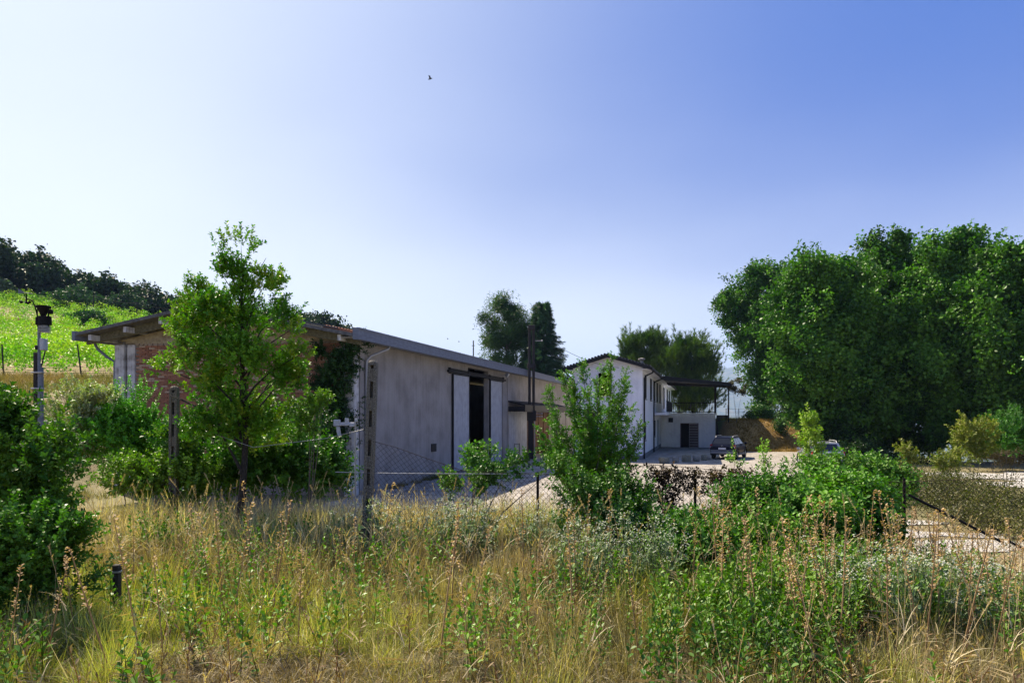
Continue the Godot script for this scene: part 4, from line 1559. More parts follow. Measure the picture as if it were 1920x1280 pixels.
func crown(parent: Node3D, called: String, mesh: Mesh, mat: Material, lobes: Array, n: int, s0: float, s1: float, a: Color, b: Color, up := 0.5, thr := -0.25, freq := 40.0, out := 0.45) -> void:
	var f := fill(lobes, n, s0, s1, a, b, up, thr, freq, out, parent.position)
	many(called, mesh, mat, f[0], f[1], parent)


# trunk and one limb to each lobe
func wood(parent: Node3D, base: Vector3, top: Vector3, r: float, lobes: Array, m: Material, limb := 0.35, every := 1) -> void:
	var b := MB.new()
	var pts := []
	var rr := []
	var n := 9
	for i in n:
		var f := float(i) / (n - 1)
		var w := Vector3(wob.get_noise_2d(f * 60.0 + base.x * 50, 3.0), 0, wob.get_noise_2d(f * 60.0, base.x * 50 + 40.0)) * r * 3.0 * sin(PI * f)
		pts.append(base.lerp(top, f) + w - parent.position)
		rr.append(lerpf(r * (1.35 if i == 0 else 1.0), r * 0.16, pow(f, 0.9)))
	b.tube(pts, rr, 9)
	obj("trunk", b.done(), m, parent)
	for k in range(0, lobes.size(), every):
		var c: Vector3 = lobes[k][0]
		var h := clampf((c.y - base.y) / maxf(0.1, top.y - base.y) - limb, 0.12, 0.86)
		var s := base.lerp(top, h)
		var mid := s.lerp(c, 0.55) + Vector3(0, (c - s).length() * 0.10, 0)
		var lb := MB.new()
		var r0 := r * lerpf(0.5, 0.14, h)
		lb.tube([s - parent.position, s.lerp(mid, 0.5) + rdir() * r * 0.6 - parent.position, mid - parent.position, c - parent.position, c + (c - mid).normalized() * lobes[k][1].y * 0.5 - parent.position], [r0, r0 * 0.75, r0 * 0.5, r0 * 0.28, r0 * 0.1], 6)
		obj("branch", lb.done(), m, parent)


func plant(called: String, label: String, category: String, base: Vector3, lobes: Array, n: int, mesh: Mesh, mat: Material, s0: float, s1: float, a: Color, b: Color, up := 0.6, thr := -0.25, freq := 60.0, out := 0.45, stems := 5, group := "") -> Node3D:
	var o := thing(called, label, category, base, 0.0, group)
	crown(o, "foliage", mesh, mat, lobes, n, s0, s1, a, b, up, thr, freq, out)
	for k in mini(stems, lobes.size()):
		var c: Vector3 = lobes[k * lobes.size() / stems][0] - base
		var m := MB.new()
		var r: float = 0.010 + 0.006 * lobes[0][1].length()
		m.tube([Vector3(rf(-0.06, 0.06), -0.1, rf(-0.06, 0.06)), c * 0.4 + rdir() * 0.05, c], [r, r * 0.7, r * 0.2], 5)
		obj("stem", m.done(), M.bark, o)
	return o


# ---------------------------------------------------------------- planting
func near_plants() -> void:
	var leafm: Material = M.leaf
	var oak_sprig := sprig(16, 0.17, 0.048, 0.028, 1.0)
	var small_sprig := sprig(18, 0.15, 0.028, 0.018, 1.0, 0.0018)
	var bramble_sprig := sprig(14, 0.22, 0.050, 0.034, 1.1)
	var elm_sprig := sprig(12, 0.15, 0.045, 0.028, 1.1)
	var broad_sprig := sprig(9, 0.22, 0.075, 0.045, 1.1)

	# the young oak
	var lob := [[Vector3(-3.969, 5.591, -10), Vector3(0.125, 0.203, 0.164)], [Vector3(-4.016, 5.278, -10), Vector3(0.117, 0.203, 0.16)], [Vector3(-4.312, 5.622, -10), Vector3(0.078, 0.062, 0.07)], [Vector3(-4.188, 5.419, -10), Vector3(0.094, 0.078, 0.086)], [Vector3(-4.281, 5.309, -10), Vector3(0.062, 0.062, 0.062)], [Vector3(-3.617, 5.481, -10), Vector3(0.109, 0.062, 0.086)], [Vector3(-3.75, 5.372, -10), Vector3(0.078, 0.062, 0.07)], [Vector3(-4.062, 4.903, -10), Vector3(0.203, 0.188, 0.195)], [Vector3(-3.594, 5.138, -10), Vector3(0.156, 0.141, 0.148)], [Vector3(-3.766, 4.997, -10), Vector3(0.156, 0.125, 0.141)], [Vector3(-4.828, 5.013, -10), Vector3(0.203, 0.125, 0.164)], [Vector3(-4.686, 4.937, -10.2), Vector3(0.271, 0.175, 0.223)], [Vector3(-4.823, 4.716, -9.8), Vector3(0.138, 0.153, 0.145)], [Vector3(-4.168, 4.663, -9.7), Vector3(0.303, 0.227, 0.265)], [Vector3(-3.905, 4.618, -10.2), Vector3(0.438, 0.287, 0.363)], [Vector3(-3.438, 4.669, -10), Vector3(0.156, 0.203, 0.18)], [Vector3(-4.627, 4.471, -10.3), Vector3(0.402, 0.306, 0.354)], [Vector3(-4.759, 4.306, -9.7), Vector3(0.152, 0.212, 0.182)], [Vector3(-3.845, 4.052, -9.65), Vector3(0.483, 0.347, 0.415)], [Vector3(-3.242, 4.45, -10), Vector3(0.125, 0.062, 0.094)], [Vector3(-3.093, 4.042, -9.8), Vector3(0.153, 0.069, 0.111)], [Vector3(-3.398, 4.278, -10), Vector3(0.203, 0.125, 0.164)], [Vector3(-4.532, 3.867, -9.7), Vector3(0.303, 0.288, 0.296)], [Vector3(-5.031, 3.856, -10), Vector3(0.125, 0.156, 0.141)], [Vector3(-4.265, 3.546, -10.3), Vector3(0.563, 0.37, 0.467)], [Vector3(-3.375, 3.763, -10), Vector3(0.219, 0.281, 0.25)], [Vector3(-3.315, 3.908, -10.3), Vector3(0.129, 0.177, 0.153)], [Vector3(-3.109, 3.77, -10), Vector3(0.094, 0.078, 0.086)], [Vector3(-4.844, 3.434, -10), Vector3(0.203, 0.234, 0.219)], [Vector3(-4.349, 3.108, -9.8), Vector3(0.398, 0.245, 0.322)], [Vector3(-3.828, 3.028, -10), Vector3(0.484, 0.281, 0.383)], [Vector3(-5, 3.481, -10), Vector3(0.094, 0.062, 0.078)]]
	var base := p(-4.0, gh(-4.0, 10.0), 10.0)
	var oak := thing("young_oak", "young oak with bright leaf tips standing before the brick gable", "tree", base)
	wood(oak, base - Vector3(0, 0.1, 0), p(-3.94, 5.25, 10.0), 0.062, lob, M.bark_dark, 0.18)
	crown(oak, "crown", oak_sprig, leafm, lob, 2000, 0.75, 1.3, Color(0.055, 0.18, 0.014), Color(0.20, 0.40, 0.026), 0.75, -0.02, 62.0, 0.55)

	crown(oak, "sunlit_tint_leaves", oak_sprig, leafm, [lob[0], lob[4], lob[5], lob[8], lob[10], lob[11], lob[12], lob[13], lob[16], lob[17], lob[19], lob[20], lob[22], lob[23], lob[26], lob[27], lob[30]], 560, 0.75, 1.25, Color(0.17, 0.33, 0.02), Color(0.34, 0.44, 0.04), 1.0, -0.02, 62.0, 0.12)  # sunlight on the outer leaves, painted as a brighter yellow-green
	# bushes round it
	plant("round_bush", "dense round bright green bush at the left corner of the brick gable", "bush", p(-7.2, gh(-7.2, 13.0), 13.0), [[Vector3(-7.262, 3.058, -13), Vector3(0.67, 0.447, 0.559)], [Vector3(-7.491, 2.922, -12.7), Vector3(0.377, 0.377, 0.377)], [Vector3(-6.805, 2.977, -13), Vector3(0.366, 0.386, 0.376)], [Vector3(-7.211, 2.621, -13), Vector3(0.762, 0.406, 0.584)], [Vector3(-6.703, 2.621, -13), Vector3(0.406, 0.406, 0.406)]], 1900, small_sprig, leafm, 1.2, 2.2, Color(0.055, 0.210, 0.017), Color(0.164, 0.420, 0.032), 0.7, -0.35, 40.0, 0.35)
	base = p(-4.75, gh(-4.75, 6.0), 6.0)
	lob = [[Vector3(-4.5, 3.144, -6), Vector3(0.281, 0.234, 0.258)], [Vector3(-4.169, 3.146, -5.8), Vector3(0.227, 0.204, 0.215)], [Vector3(-4.102, 3.041, -6), Vector3(0.103, 0.103, 0.103)], [Vector3(-4.688, 2.816, -6), Vector3(0.469, 0.375, 0.422)], [Vector3(-4.312, 2.816, -6), Vector3(0.422, 0.234, 0.328)], [Vector3(-3.987, 2.693, -5.8), Vector3(0.208, 0.199, 0.204)], [Vector3(-3.984, 2.488, -6), Vector3(0.169, 0.188, 0.178)], [Vector3(-4.219, 2.441, -6), Vector3(0.375, 0.234, 0.305)], [Vector3(-3.914, 2.323, -6), Vector3(0.103, 0.159, 0.131)], [Vector3(-4.781, 3.284, -6), Vector3(0.375, 0.281, 0.328)]]
	var dark := thing("dark_tree", "dark leafy tree cut by the left edge of the picture", "tree", base)
	wood(dark, base - Vector3(0, 0.1, 0), p(-4.7, 3.3, 6.0), 0.06, lob, M.bark_dark, 0.3, 2)
	crown(dark, "crown", oak_sprig, leafm, lob, 1150, 0.7, 1.2, Color(0.035, 0.11, 0.014), Color(0.14, 0.27, 0.025), 0.6, -0.08, 60.0, 0.45)
	plant("shrub", "low dark green shrub under the dark tree at the left edge", "shrub", p(-3.8, gh(-3.8, 5.3), 5.3), [[Vector3(-3.809, 2.239, -5.3), Vector3(0.29, 0.166, 0.228)], [Vector3(-3.561, 2.198, -5.3), Vector3(0.248, 0.174, 0.211)], [Vector3(-3.892, 1.991, -5.3), Vector3(0.248, 0.207, 0.228)], [Vector3(-3.602, 1.97, -5.3), Vector3(0.248, 0.166, 0.207)], [Vector3(-3.395, 2.074, -5.3), Vector3(0.133, 0.166, 0.149)], [Vector3(-3.354, 1.929, -5.3), Vector3(0.099, 0.099, 0.099)]], 1100, small_sprig, leafm, 0.9, 1.6, Color(0.040, 0.105, 0.021), Color(0.106, 0.238, 0.029), 0.6, -0.2, 60.0)
	plant("bramble", "tangled green bramble under the young oak", "bramble", p(-4.0, gh(-4.0, 11.2), 11.2), [[Vector3(-5.381, 2.483, -11.2), Vector3(0.394, 0.35, 0.372)], [Vector3(-4.944, 2.413, -11.2), Vector3(0.394, 0.35, 0.372)], [Vector3(-4.287, 2.465, -11.2), Vector3(0.481, 0.385, 0.433)], [Vector3(-3.762, 2.57, -11.2), Vector3(0.481, 0.385, 0.433)], [Vector3(-3.237, 2.378, -11.2), Vector3(0.42, 0.315, 0.367)], [Vector3(-3.5, 2.22, -11.2), Vector3(0.525, 0.262, 0.394)], [Vector3(-4.637, 2.22, -11.2), Vector3(0.612, 0.262, 0.437)], [Vector3(-2.931, 2.22, -11.2), Vector3(0.262, 0.227, 0.245)]], 2300, bramble_sprig, leafm, 0.8, 1.5, Color(0.045, 0.133, 0.021), Color(0.135, 0.280, 0.029), 0.55, -0.2, 50.0)
	plant("bramble", "yellow green bramble shoots left of the young oak trunk", "bramble", p(-5.6, gh(-5.6, 10.6), 10.6), [[Vector3(-5.217, 2.769, -10.6), Vector3(0.248, 0.199, 0.224)], [Vector3(-5.466, 2.355, -10.6), Vector3(0.282, 0.248, 0.265)], [Vector3(-5.838, 2.148, -10.6), Vector3(0.331, 0.215, 0.273)], [Vector3(-5.093, 2.19, -10.6), Vector3(0.331, 0.248, 0.29)]], 800, bramble_sprig, leafm, 0.8, 1.4, Color(0.091, 0.196, 0.021), Color(0.222, 0.350, 0.034), 0.7, -0.15, 50.0)
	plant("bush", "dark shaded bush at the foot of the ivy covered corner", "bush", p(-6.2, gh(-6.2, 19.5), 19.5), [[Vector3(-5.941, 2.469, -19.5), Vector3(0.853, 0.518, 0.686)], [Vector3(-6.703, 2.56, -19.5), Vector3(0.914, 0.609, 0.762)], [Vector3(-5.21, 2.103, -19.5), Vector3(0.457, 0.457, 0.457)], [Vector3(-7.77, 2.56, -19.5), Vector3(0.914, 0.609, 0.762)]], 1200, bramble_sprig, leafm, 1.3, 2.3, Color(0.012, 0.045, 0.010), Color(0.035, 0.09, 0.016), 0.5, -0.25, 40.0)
	plant("oak_sapling", "pale oak shoot sticking out right of the young oak", "sapling", p(-3.1, gh(-3.1, 10.4), 10.4), [[Vector3(-2.99, 3.411, -10.4), Vector3(0.13, 0.081, 0.106)], [Vector3(-2.876, 3.346, -10.4), Vector3(0.114, 0.057, 0.085)], [Vector3(-3.087, 3.224, -10.4), Vector3(0.114, 0.114, 0.114)], [Vector3(-3.169, 3.021, -10.4), Vector3(0.163, 0.114, 0.138)]], 110, oak_sprig, leafm, 0.9, 1.3, Color(0.10, 0.21, 0.03), Color(0.20, 0.31, 0.05), 0.7, -0.6, 50.0)
	plant("weed_patch", "pale silvery weeds on the slope between the weather station and round bush", "weeds", p(-8.4, gh(-8.4, 12.5), 12.5), [[Vector3(-8.057, 3.132, -12.5), Vector3(0.391, 0.352, 0.371)], [Vector3(-7.812, 3.376, -12.5), Vector3(0.254, 0.352, 0.303)], [Vector3(-8.301, 2.888, -12.5), Vector3(0.391, 0.293, 0.342)], [Vector3(-7.812, 2.546, -12.5), Vector3(0.352, 0.273, 0.312)], [Vector3(-7.461, 3.454, -12.5), Vector3(0.137, 0.195, 0.166)]], 1000, small_sprig, leafm, 0.9, 1.7, Color(0.20, 0.26, 0.10), Color(0.44, 0.47, 0.28), 0.9, -0.1, 60.0, 0.5, 4)

	# ivy on the brick corner
	plant("ivy", "dark ivy climbing the right corner of the brick gable", "ivy", p(-6.8, 0.0, 26.75), [[Vector3(-6.855, 4.83, -26.75), Vector3(0.543, 1.003, 0.3)], [Vector3(-7.022, 3.576, -26.75), Vector3(0.669, 1.149, 0.35)], [Vector3(-7.147, 2.218, -26.75), Vector3(0.836, 0.961, 0.4)], [Vector3(-6.688, 5.833, -26.75), Vector3(0.585, 0.293, 0.25)], [Vector3(-6.246, 5.49, -26.65), Vector3(0.187, 0.541, 0.2)], [Vector3(-7.398, 5.771, -26.75), Vector3(0.418, 0.167, 0.2)], [Vector3(-7.419, 4.412, -26.75), Vector3(0.293, 0.418, 0.2)]], 1700, bramble_sprig, leafm, 1.2, 2.2, Color(0.013, 0.045, 0.012), Color(0.04, 0.10, 0.02), -0.1, -0.2, 40.0, 0.5, 4)

	# elm suckers round the right fence post
	base = p(1.10, gh(1.10, 9.5), 9.5)
	var elm := thing("elm_bush", "upright elm bush with long leafy shoots round the post before the white house", "bush", base)
	var tr := []
	var cs := []
	var tips := [p(1.38, 4.016, 9.5), p(0.982, 3.92, 9.6), p(0.705, 3.758, 9.4), p(0.505, 3.556, 9.5), p(1.588, 3.823, 9.5), p(1.533, 3.607, 9.3), p(1.68, 3.32, 9.6), p(1.77, 3.112, 9.4), p(1.792, 2.885, 9.6), p(0.371, 2.992, 9.5), p(0.407, 2.786, 9.3), p(1.15, 3.689, 9.2), p(0.88, 3.491, 9.8), p(1.02, 3.502, 9), p(1.47, 3.494, 9.9), p(0.569, 3.221, 9.1), p(1.441, 3.045, 9), p(0.703, 2.94, 9), p(1.055, 3.116, 9), p(1.259, 3.256, 8.95), p(0.967, 3.185, 9.9), p(0.536, 3.108, 9.8), p(1.581, 2.718, 9.2), p(0.539, 2.683, 9.2), p(1.315, 2.875, 9.9), p(0.949, 2.764, 9), p(1.47, 2.643, 9.9), p(0.816, 3.779, 9.5), p(1.303, 3.867, 9.7)]
	for q in tips:
		var foot := base + Vector3(rf(-0.28, 0.28), rf(0.1, 0.5), rf(-0.2, 0.2))
		var ctl := foot.lerp(q, 0.5) + Vector3((q.x - foot.x) * 0.12, 0.10, 0)
		var m := MB.new()
		var pp := []
		var rr := []
		for i in 7:
			var f := i / 6.0
			pp.append(foot.lerp(ctl, f).lerp(ctl.lerp(q, f), f) - base)
			rr.append(lerpf(0.014, 0.002, f))
		m.tube(pp, rr, 5)
		obj("shoot", m.done(), M.bark, elm)
		var n := int(foot.distance_to(q) * 62.0)
		for i in n:
			var f := pow(rf(0.0, 1.0), 0.75)
			var w := lerpf(0.14, 0.015, f)
			var c := foot.lerp(ctl, f).lerp(ctl.lerp(q, f), f) + rdir() * w
			var dr: Vector3 = ((q - foot).normalized() * 0.8 + rdir() * 0.8).normalized()
			tr.append(Transform3D(basis_up(dr, rf(0, TAU), rf(0.7, 1.2) * lerpf(1.1, 0.62, f)), c - base))
			cs.append(tint(Color(0.055, 0.168, 0.021), Color(0.193, 0.350, 0.029), c, 70.0).lerp(Color(0.294, 0.336, 0.034), 0.25 if rng.randf() < 0.12 else 0.0))
	many("foliage", elm_sprig, leafm, tr, cs, elm)

	# brambles along the fence
	plant("bramble", "bramble sprawling over the fence before the barn doors", "bramble", p(-0.5, gh(-0.5, 8.8), 8.8), [[Vector3(-0.633, 2.279, -8.8), Vector3(0.234, 0.069, 0.151)], [Vector3(-0.309, 2.375, -8.8), Vector3(0.234, 0.083, 0.158)], [Vector3(-0.034, 2.554, -8.8), Vector3(0.275, 0.062, 0.168)], [Vector3(0.275, 2.554, -8.8), Vector3(0.275, 0.062, 0.168)], [Vector3(-0.481, 2.189, -8.8), Vector3(0.234, 0.11, 0.172)], [Vector3(0.55, 2.526, -8.8), Vector3(0.248, 0.069, 0.158)], [Vector3(-0.413, 2.251, -8.8), Vector3(0.165, 0.096, 0.131)]], 230, bramble_sprig, leafm, 0.6, 1.1, Color(0.040, 0.119, 0.021), Color(0.149, 0.280, 0.034), 0.6, -0.1, 60.0)
	plant("sapling", "thin sapling in front of the dark barn opening", "sapling", p(-0.55, gh(-0.55, 9.2), 9.2), [[Vector3(-0.517, 2.596, -9.2), Vector3(0.065, 0.172, 0.119)], [Vector3(-0.302, 2.668, -9.2), Vector3(0.072, 0.072, 0.072)], [Vector3(-0.395, 2.395, -9.2), Vector3(0.172, 0.129, 0.151)]], 120, elm_sprig, leafm, 0.8, 1.2, Color(0.076, 0.196, 0.034), Color(0.207, 0.364, 0.069), 0.8, -0.6, 60.0)
	plant("bramble", "dark bramble below the elm bush at the fence", "bramble", p(1.2, gh(1.2, 8.5), 8.5), [[Vector3(0.801, 2.226, -8.2), Vector3(0.192, 0.218, 0.205)], [Vector3(1.089, 2.258, -8.2), Vector3(0.218, 0.192, 0.205)], [Vector3(1.375, 2.156, -8), Vector3(0.25, 0.225, 0.237)], [Vector3(0.902, 1.985, -7.7), Vector3(0.289, 0.241, 0.265)], [Vector3(1.23, 1.899, -7.5), Vector3(0.316, 0.258, 0.287)], [Vector3(1.584, 2, -7.8), Vector3(0.219, 0.207, 0.213)], [Vector3(1.54, 1.763, -7.3), Vector3(0.251, 0.205, 0.228)]], 1150, bramble_sprig, leafm, 0.6, 1.1, Color(0.024, 0.075, 0.018), Color(0.085, 0.185, 0.03), 0.6, -0.1, 60.0)
	plant("bramble", "leafy bramble at the middle of the fence below the dead vine leaves", "bramble", p(2.5, gh(2.5, 8.2), 8.2), [[Vector3(1.98, 1.847, -7.8), Vector3(0.28, 0.183, 0.232)], [Vector3(2.316, 1.908, -7.8), Vector3(0.305, 0.207, 0.256)], [Vector3(2.75, 2.094, -8), Vector3(0.275, 0.288, 0.281)], [Vector3(1.744, 1.698, -7.2), Vector3(0.304, 0.225, 0.264)], [Vector3(2.08, 1.691, -7.1), Vector3(0.333, 0.255, 0.294)], [Vector3(2.503, 1.783, -7.2), Vector3(0.304, 0.304, 0.304)], [Vector3(3.062, 2.125, -8), Vector3(0.25, 0.275, 0.263)], [Vector3(2.114, 1.54, -6.6), Vector3(0.309, 0.206, 0.258)]], 2100, bramble_sprig, leafm, 0.6, 1.1, Color(0.045, 0.133, 0.023), Color(0.135, 0.280, 0.034), 0.6, -0.12, 60.0)
	plant("nettle_patch", "bright green nettles and bramble at the fence left of the gravel track", "weeds", p(4.0, gh(4.0, 7.6), 7.6), [[Vector3(3.291, 2.091, -7.8), Vector3(0.305, 0.244, 0.274)], [Vector3(3.703, 2.262, -7.9), Vector3(0.247, 0.21, 0.228)], [Vector3(3.859, 2.119, -7.6), Vector3(0.297, 0.261, 0.279)], [Vector3(3.989, 1.859, -7.4), Vector3(0.231, 0.266, 0.249)], [Vector3(3.584, 1.859, -7.4), Vector3(0.347, 0.289, 0.318)], [Vector3(3.122, 1.743, -7.4), Vector3(0.347, 0.289, 0.318)], [Vector3(2.68, 1.548, -7), Vector3(0.328, 0.252, 0.29)], [Vector3(3.081, 1.543, -6.8), Vector3(0.319, 0.244, 0.282)], [Vector3(3.506, 1.596, -6.8), Vector3(0.244, 0.234, 0.239)], [Vector3(3.422, 2.019, -7.3), Vector3(0.137, 0.342, 0.24)]], 2600, broad_sprig, leafm, 0.5, 0.95, Color(0.050, 0.154, 0.025), Color(0.164, 0.350, 0.040), 0.8, -0.12, 60.0)
	plant("bramble", "sunlit leafy bramble mound in front of the silver car", "bramble", p(4.9, gh(4.9, 9.6), 9.6), [[Vector3(4.425, 2.33, -9.6), Vector3(0.225, 0.172, 0.199)], [Vector3(4.8, 2.293, -9.6), Vector3(0.3, 0.172, 0.236)], [Vector3(5.1, 2.33, -9.6), Vector3(0.255, 0.158, 0.206)], [Vector3(5.288, 2.238, -9.4), Vector3(0.191, 0.154, 0.173)], [Vector3(4.456, 2.115, -9.2), Vector3(0.359, 0.165, 0.262)], [Vector3(4.852, 2.103, -9), Vector3(0.281, 0.162, 0.221)]], 1300, bramble_sprig, leafm, 0.6, 1.1, Color(0.055, 0.154, 0.025), Color(0.193, 0.350, 0.046), 0.7, -0.12, 60.0)
	plant("sapling", "slim yellow green sapling left of the silver car", "sapling", p(5.6, gh(5.6, 12.8), 12.8), [[Vector3(5.59, 2.78, -12.8), Vector3(0.09, 0.26, 0.175)], [Vector3(5.64, 2.48, -12.8), Vector3(0.12, 0.24, 0.18)], [Vector3(5.57, 3.08, -12.8), Vector3(0.07, 0.14, 0.105)], [Vector3(5.7, 2.18, -12.8), Vector3(0.18, 0.2, 0.19)]], 210, elm_sprig, leafm, 0.9, 1.4, Color(0.149, 0.280, 0.034), Color(0.352, 0.462, 0.057), 0.8, -0.4, 60.0)
	var k := 0
	for q in [[2.87, 8.75, 2.72, "thorny young shoot above the fence at the middle of the yard"], [3.24, 8.75, 2.86, "tallest straight shoot above the fence before the yard"], [3.58, 8.7, 2.62, "shortest leafy shoot above the fence right of the tall one"]]:
		var gy := gh(q[0], q[1])
		plant("shoot", q[3], "shoot", p(q[0], gy, q[1]), [[p(q[0] - 0.02, q[2] - 0.1, q[1]), Vector3(0.05, 0.12, 0.05)], [p(q[0] + 0.03, q[2] - 0.32, q[1]), Vector3(0.07, 0.16, 0.06)], [p(q[0] + 0.02, q[2] - 0.6, q[1]), Vector3(0.10, 0.2, 0.08)]], 46, elm_sprig, leafm, 0.6, 0.9, Color(0.091, 0.224, 0.034), Color(0.265, 0.406, 0.057), 0.9, -0.8, 60.0, 0.5, 1)
		k += 1

	# withered vine leaves hanging on the mesh
	var dead := sprig(8, 0.16, 0.055, 0.036, 1.0)
	tr = []
	cs = []
	while tr.size() < 1150:
		var x := rf(1.25, 4.3)
		var y := rf(1.72, 2.52)
		if gap.get_noise_2d(x * 170.0, y * 210.0) < -0.02 + 0.16 * ss(2.3, 2.9, x) * ss(2.2, 2.0, y) or y > 2.55 - 0.09 * (x - 2.3):
			continue
		tr.append(Transform3D(basis_up(Vector3(rf(-1, 1), rf(-1.0, 0.4), rf(-0.4, 0.4)), rf(0, TAU), rf(0.45, 0.95)), p(x, y, 8.72 + rf(-0.12, 0.08))))
		cs.append(tint(Color(0.030, 0.018, 0.012), Color(0.13, 0.08, 0.045), Vector3(x, y, 0), 80.0))
	tag(many("withered_vine", dead, leafm, tr, cs), "withered brown vine leaves hanging on the chain link mesh", "vine")

	# white flowering weeds
	for q in [["white flowering weeds in the meadow grass under the middle of the fence", 0.0, 7.9, 0.8, 0.4, 70], ["tall pale flowering weeds at the foot of the leaning concrete post", -1.2, 8.0, 0.9, 0.5, 60], ["pale flowering weeds among the brambles at the right", 3.2, 5.4, 0.7, 0.4, 80], ["white flowering weeds below the elm bush", 1.0, 6.5, 0.6, 0.3, 60]]:
		var um := umbel(0.5)
		tr = []
		cs = []
		for i in int(q[5]):
			var x: float = q[1] + rf(-1, 1) * q[3]
			var d: float = q[2] + rf(-1, 1) * q[4]
			tr.append(Transform3D(basis_up(Vector3(rf(-0.2, 0.2), 1, rf(-0.2, 0.2)), rf(0, TAU), rf(0.7, 1.5)), p(x, gh(x, d), d)))
			cs.append(Color(0.42, 0.44, 0.36) * rf(0.7, 1.2))
		tag(many("flowering_weeds", um, leafm, tr, cs), q[0], "weeds")


func meadow() -> void:
	# grasses: each kind one spread
	var kinds := [tuft(11, 0.34, 0.0080, 0.9, 0.16), tuft(10, 0.28, 0.0090, 1.2, 0.30), tuft(8, 0.42, 0.0068, 0.6, 0.10), tuft(14, 0.17, 0.0095, 1.8, 0.40)]
	var tr := [[], [], [], []]
	var cs := [[], [], [], []]
	var n := 0
	while n < 72000:
		var d := 2.2 + 11.2 * pow(rng.randf(), 0.95)
		var x := rf(-0.80, 0.80) * d
		if x > 3.2 + (10.0 - d) * 0.7 and d > 9.0:
			continue
		if d > 10.5 and rng.randf() < (d - 10.5) / 3.5:
			continue
		if x > 0.5 and d > 6.4 and rng.randf() < 0.75 * ss(0.5, 1.2, x):
			continue
		n += 1
		var a := gap.get_noise_2d(x * 26.0, d * 26.0)
		var e := gap.get_noise_2d(x * 60.0 + 500.0, d * 60.0)
		# patches: fresh green left of the middle and at the lower left, brown matted litter before them, straw near the fence
		var green := exp(-pow((x + 3.0) / 1.25, 2) - pow((d - 6.0) / 0.9, 2)) + 0.9 * exp(-pow((x + 2.9) / 0.55, 2) - pow((d - 4.2) / 0.5, 2)) + 0.55 * exp(-pow((x - 2.2) / 1.6, 2) - pow((d - 6.0) / 1.2, 2))
		var brown := exp(-pow((x + 1.6) / 1.1, 2) - pow((d - 4.3) / 0.8, 2)) + 0.7 * exp(-pow((x + 2.2) / 0.8, 2) - pow((d - 3.4) / 0.5, 2))
		var straw := ss(6.8, 8.6, d)
		green = clampf(green * 1.2 + a * 1.3 + 0.08, 0, 1)
		brown = clampf(brown + e * 0.9 + 0.12, 0, 1)
		var c := Color(0.27, 0.245, 0.115).lerp(Color(0.60, 0.53, 0.34), clampf(straw * 0.8 + e * 0.6 + rf(-0.25, 0.35), 0, 1))
		c = c.lerp(Color(0.33, 0.235, 0.15), brown * 0.75)
		c = c.lerp(Color(0.42, 0.54, 0.06), green * rf(0.25, 0.95))
		if rng.randf() < 0.09:
			c = Color(0.56, 0.50, 0.32)
		var k := 3 if rng.randf() < 0.22 + brown * 0.4 + 0.3 * ss(5.5, 3.5, d) else (rng.randi() % 3)
		var s := rf(0.7, 1.25) * (1.0 - 0.35 * brown) * lerpf(0.8, 1.12, straw) * lerpf(0.8, 1.0, ss(3.0, 6.0, d))
		var tus := gap.get_noise_2d(x * 170.0 + 40.0, d * 170.0)
		c *= rf(0.6, 1.35) * (1.0 + 1.1 * tus)
		s *= 1.0 + 0.9 * tus
		tr[k].append(Transform3D(basis_up(Vector3(rf(-0.28, 0.28), 1, rf(-0.28, 0.28)), rf(0, TAU), s), p(x, gh(x, d) - 0.02, d)))
		cs[k].append(c)
	var names := ["mid height dry olive meadow grass across the foreground", "arching broad bladed meadow grass across the foreground", "tall thin upright meadow grass across the foreground", "short matted grass litter on the meadow floor"]
	for i in 9000:   # dead thatch lying between the tussocks in front
		var d := rf(2.2, 4.6)
		var x := rf(-0.8, 0.8) * d
		var e := gap.get_noise_2d(x * 90.0, d * 90.0 + 300.0)
		tr[3 if i % 3 else 1].append(Transform3D(basis_up(Vector3(rf(-0.5, 0.5), 1, rf(-0.5, 0.5)), rf(0, TAU), rf(0.6, 1.15)), p(x, gh(x, d) - 0.02, d)))
		cs[3 if i % 3 else 1].append(Color(0.23, 0.18, 0.10).lerp(Color(0.48, 0.41, 0.25), clampf(0.4 + e + rf(-0.3, 0.4), 0, 1)) * rf(0.6, 1.25))
	for k in 4:
		tag(many("meadow_grass", kinds[k], M.grass, tr[k], cs[k]), names[k], "grass")
	# seed heads
	var heads := [seed_stalk(0.78, 0.11, 0.10, 0.5), seed_stalk(0.62, 0.09, 0.16, 0.8), seed_stalk(0.92, 0.16, 0.22, 0.6)]
	for k in 3:
		var t := []
		var c := []
		var m: int = [520, 600, 380][k]
		while t.size() < m:
			var d := (3.0 + 7.0 * rng.randf()) if k < 2 else rf(6.5, 9.6)
			var x := rf(-0.78, 0.78) * d
			if rng.randf() > 0.22 + 0.78 * ss(4.5, 8.0, d) + 0.4 * ss(1.2, 2.6, x):
				continue
			t.append(Transform3D(basis_up(Vector3(rf(-0.25, 0.25), 1, rf(-0.25, 0.25)), rf(0, TAU), rf(0.6, 1.15)), p(x, gh(x, d) - 0.02, d)))
			c.append(Color(0.42, 0.34, 0.20).lerp(Color(0.62, 0.54, 0.37), rng.randf()))
		tag(many("seed_heads", heads[k], M.grass, t, c), ["upright straw coloured seed heads above the meadow grass", "loose nodding seed heads above the meadow grass", "tall arching dry grass heads along the fence"][k], "grass")
	# thick dry stalks at the right
	var t2 := []
	var c2 := []
	var dk := dock_stalk(1.0)
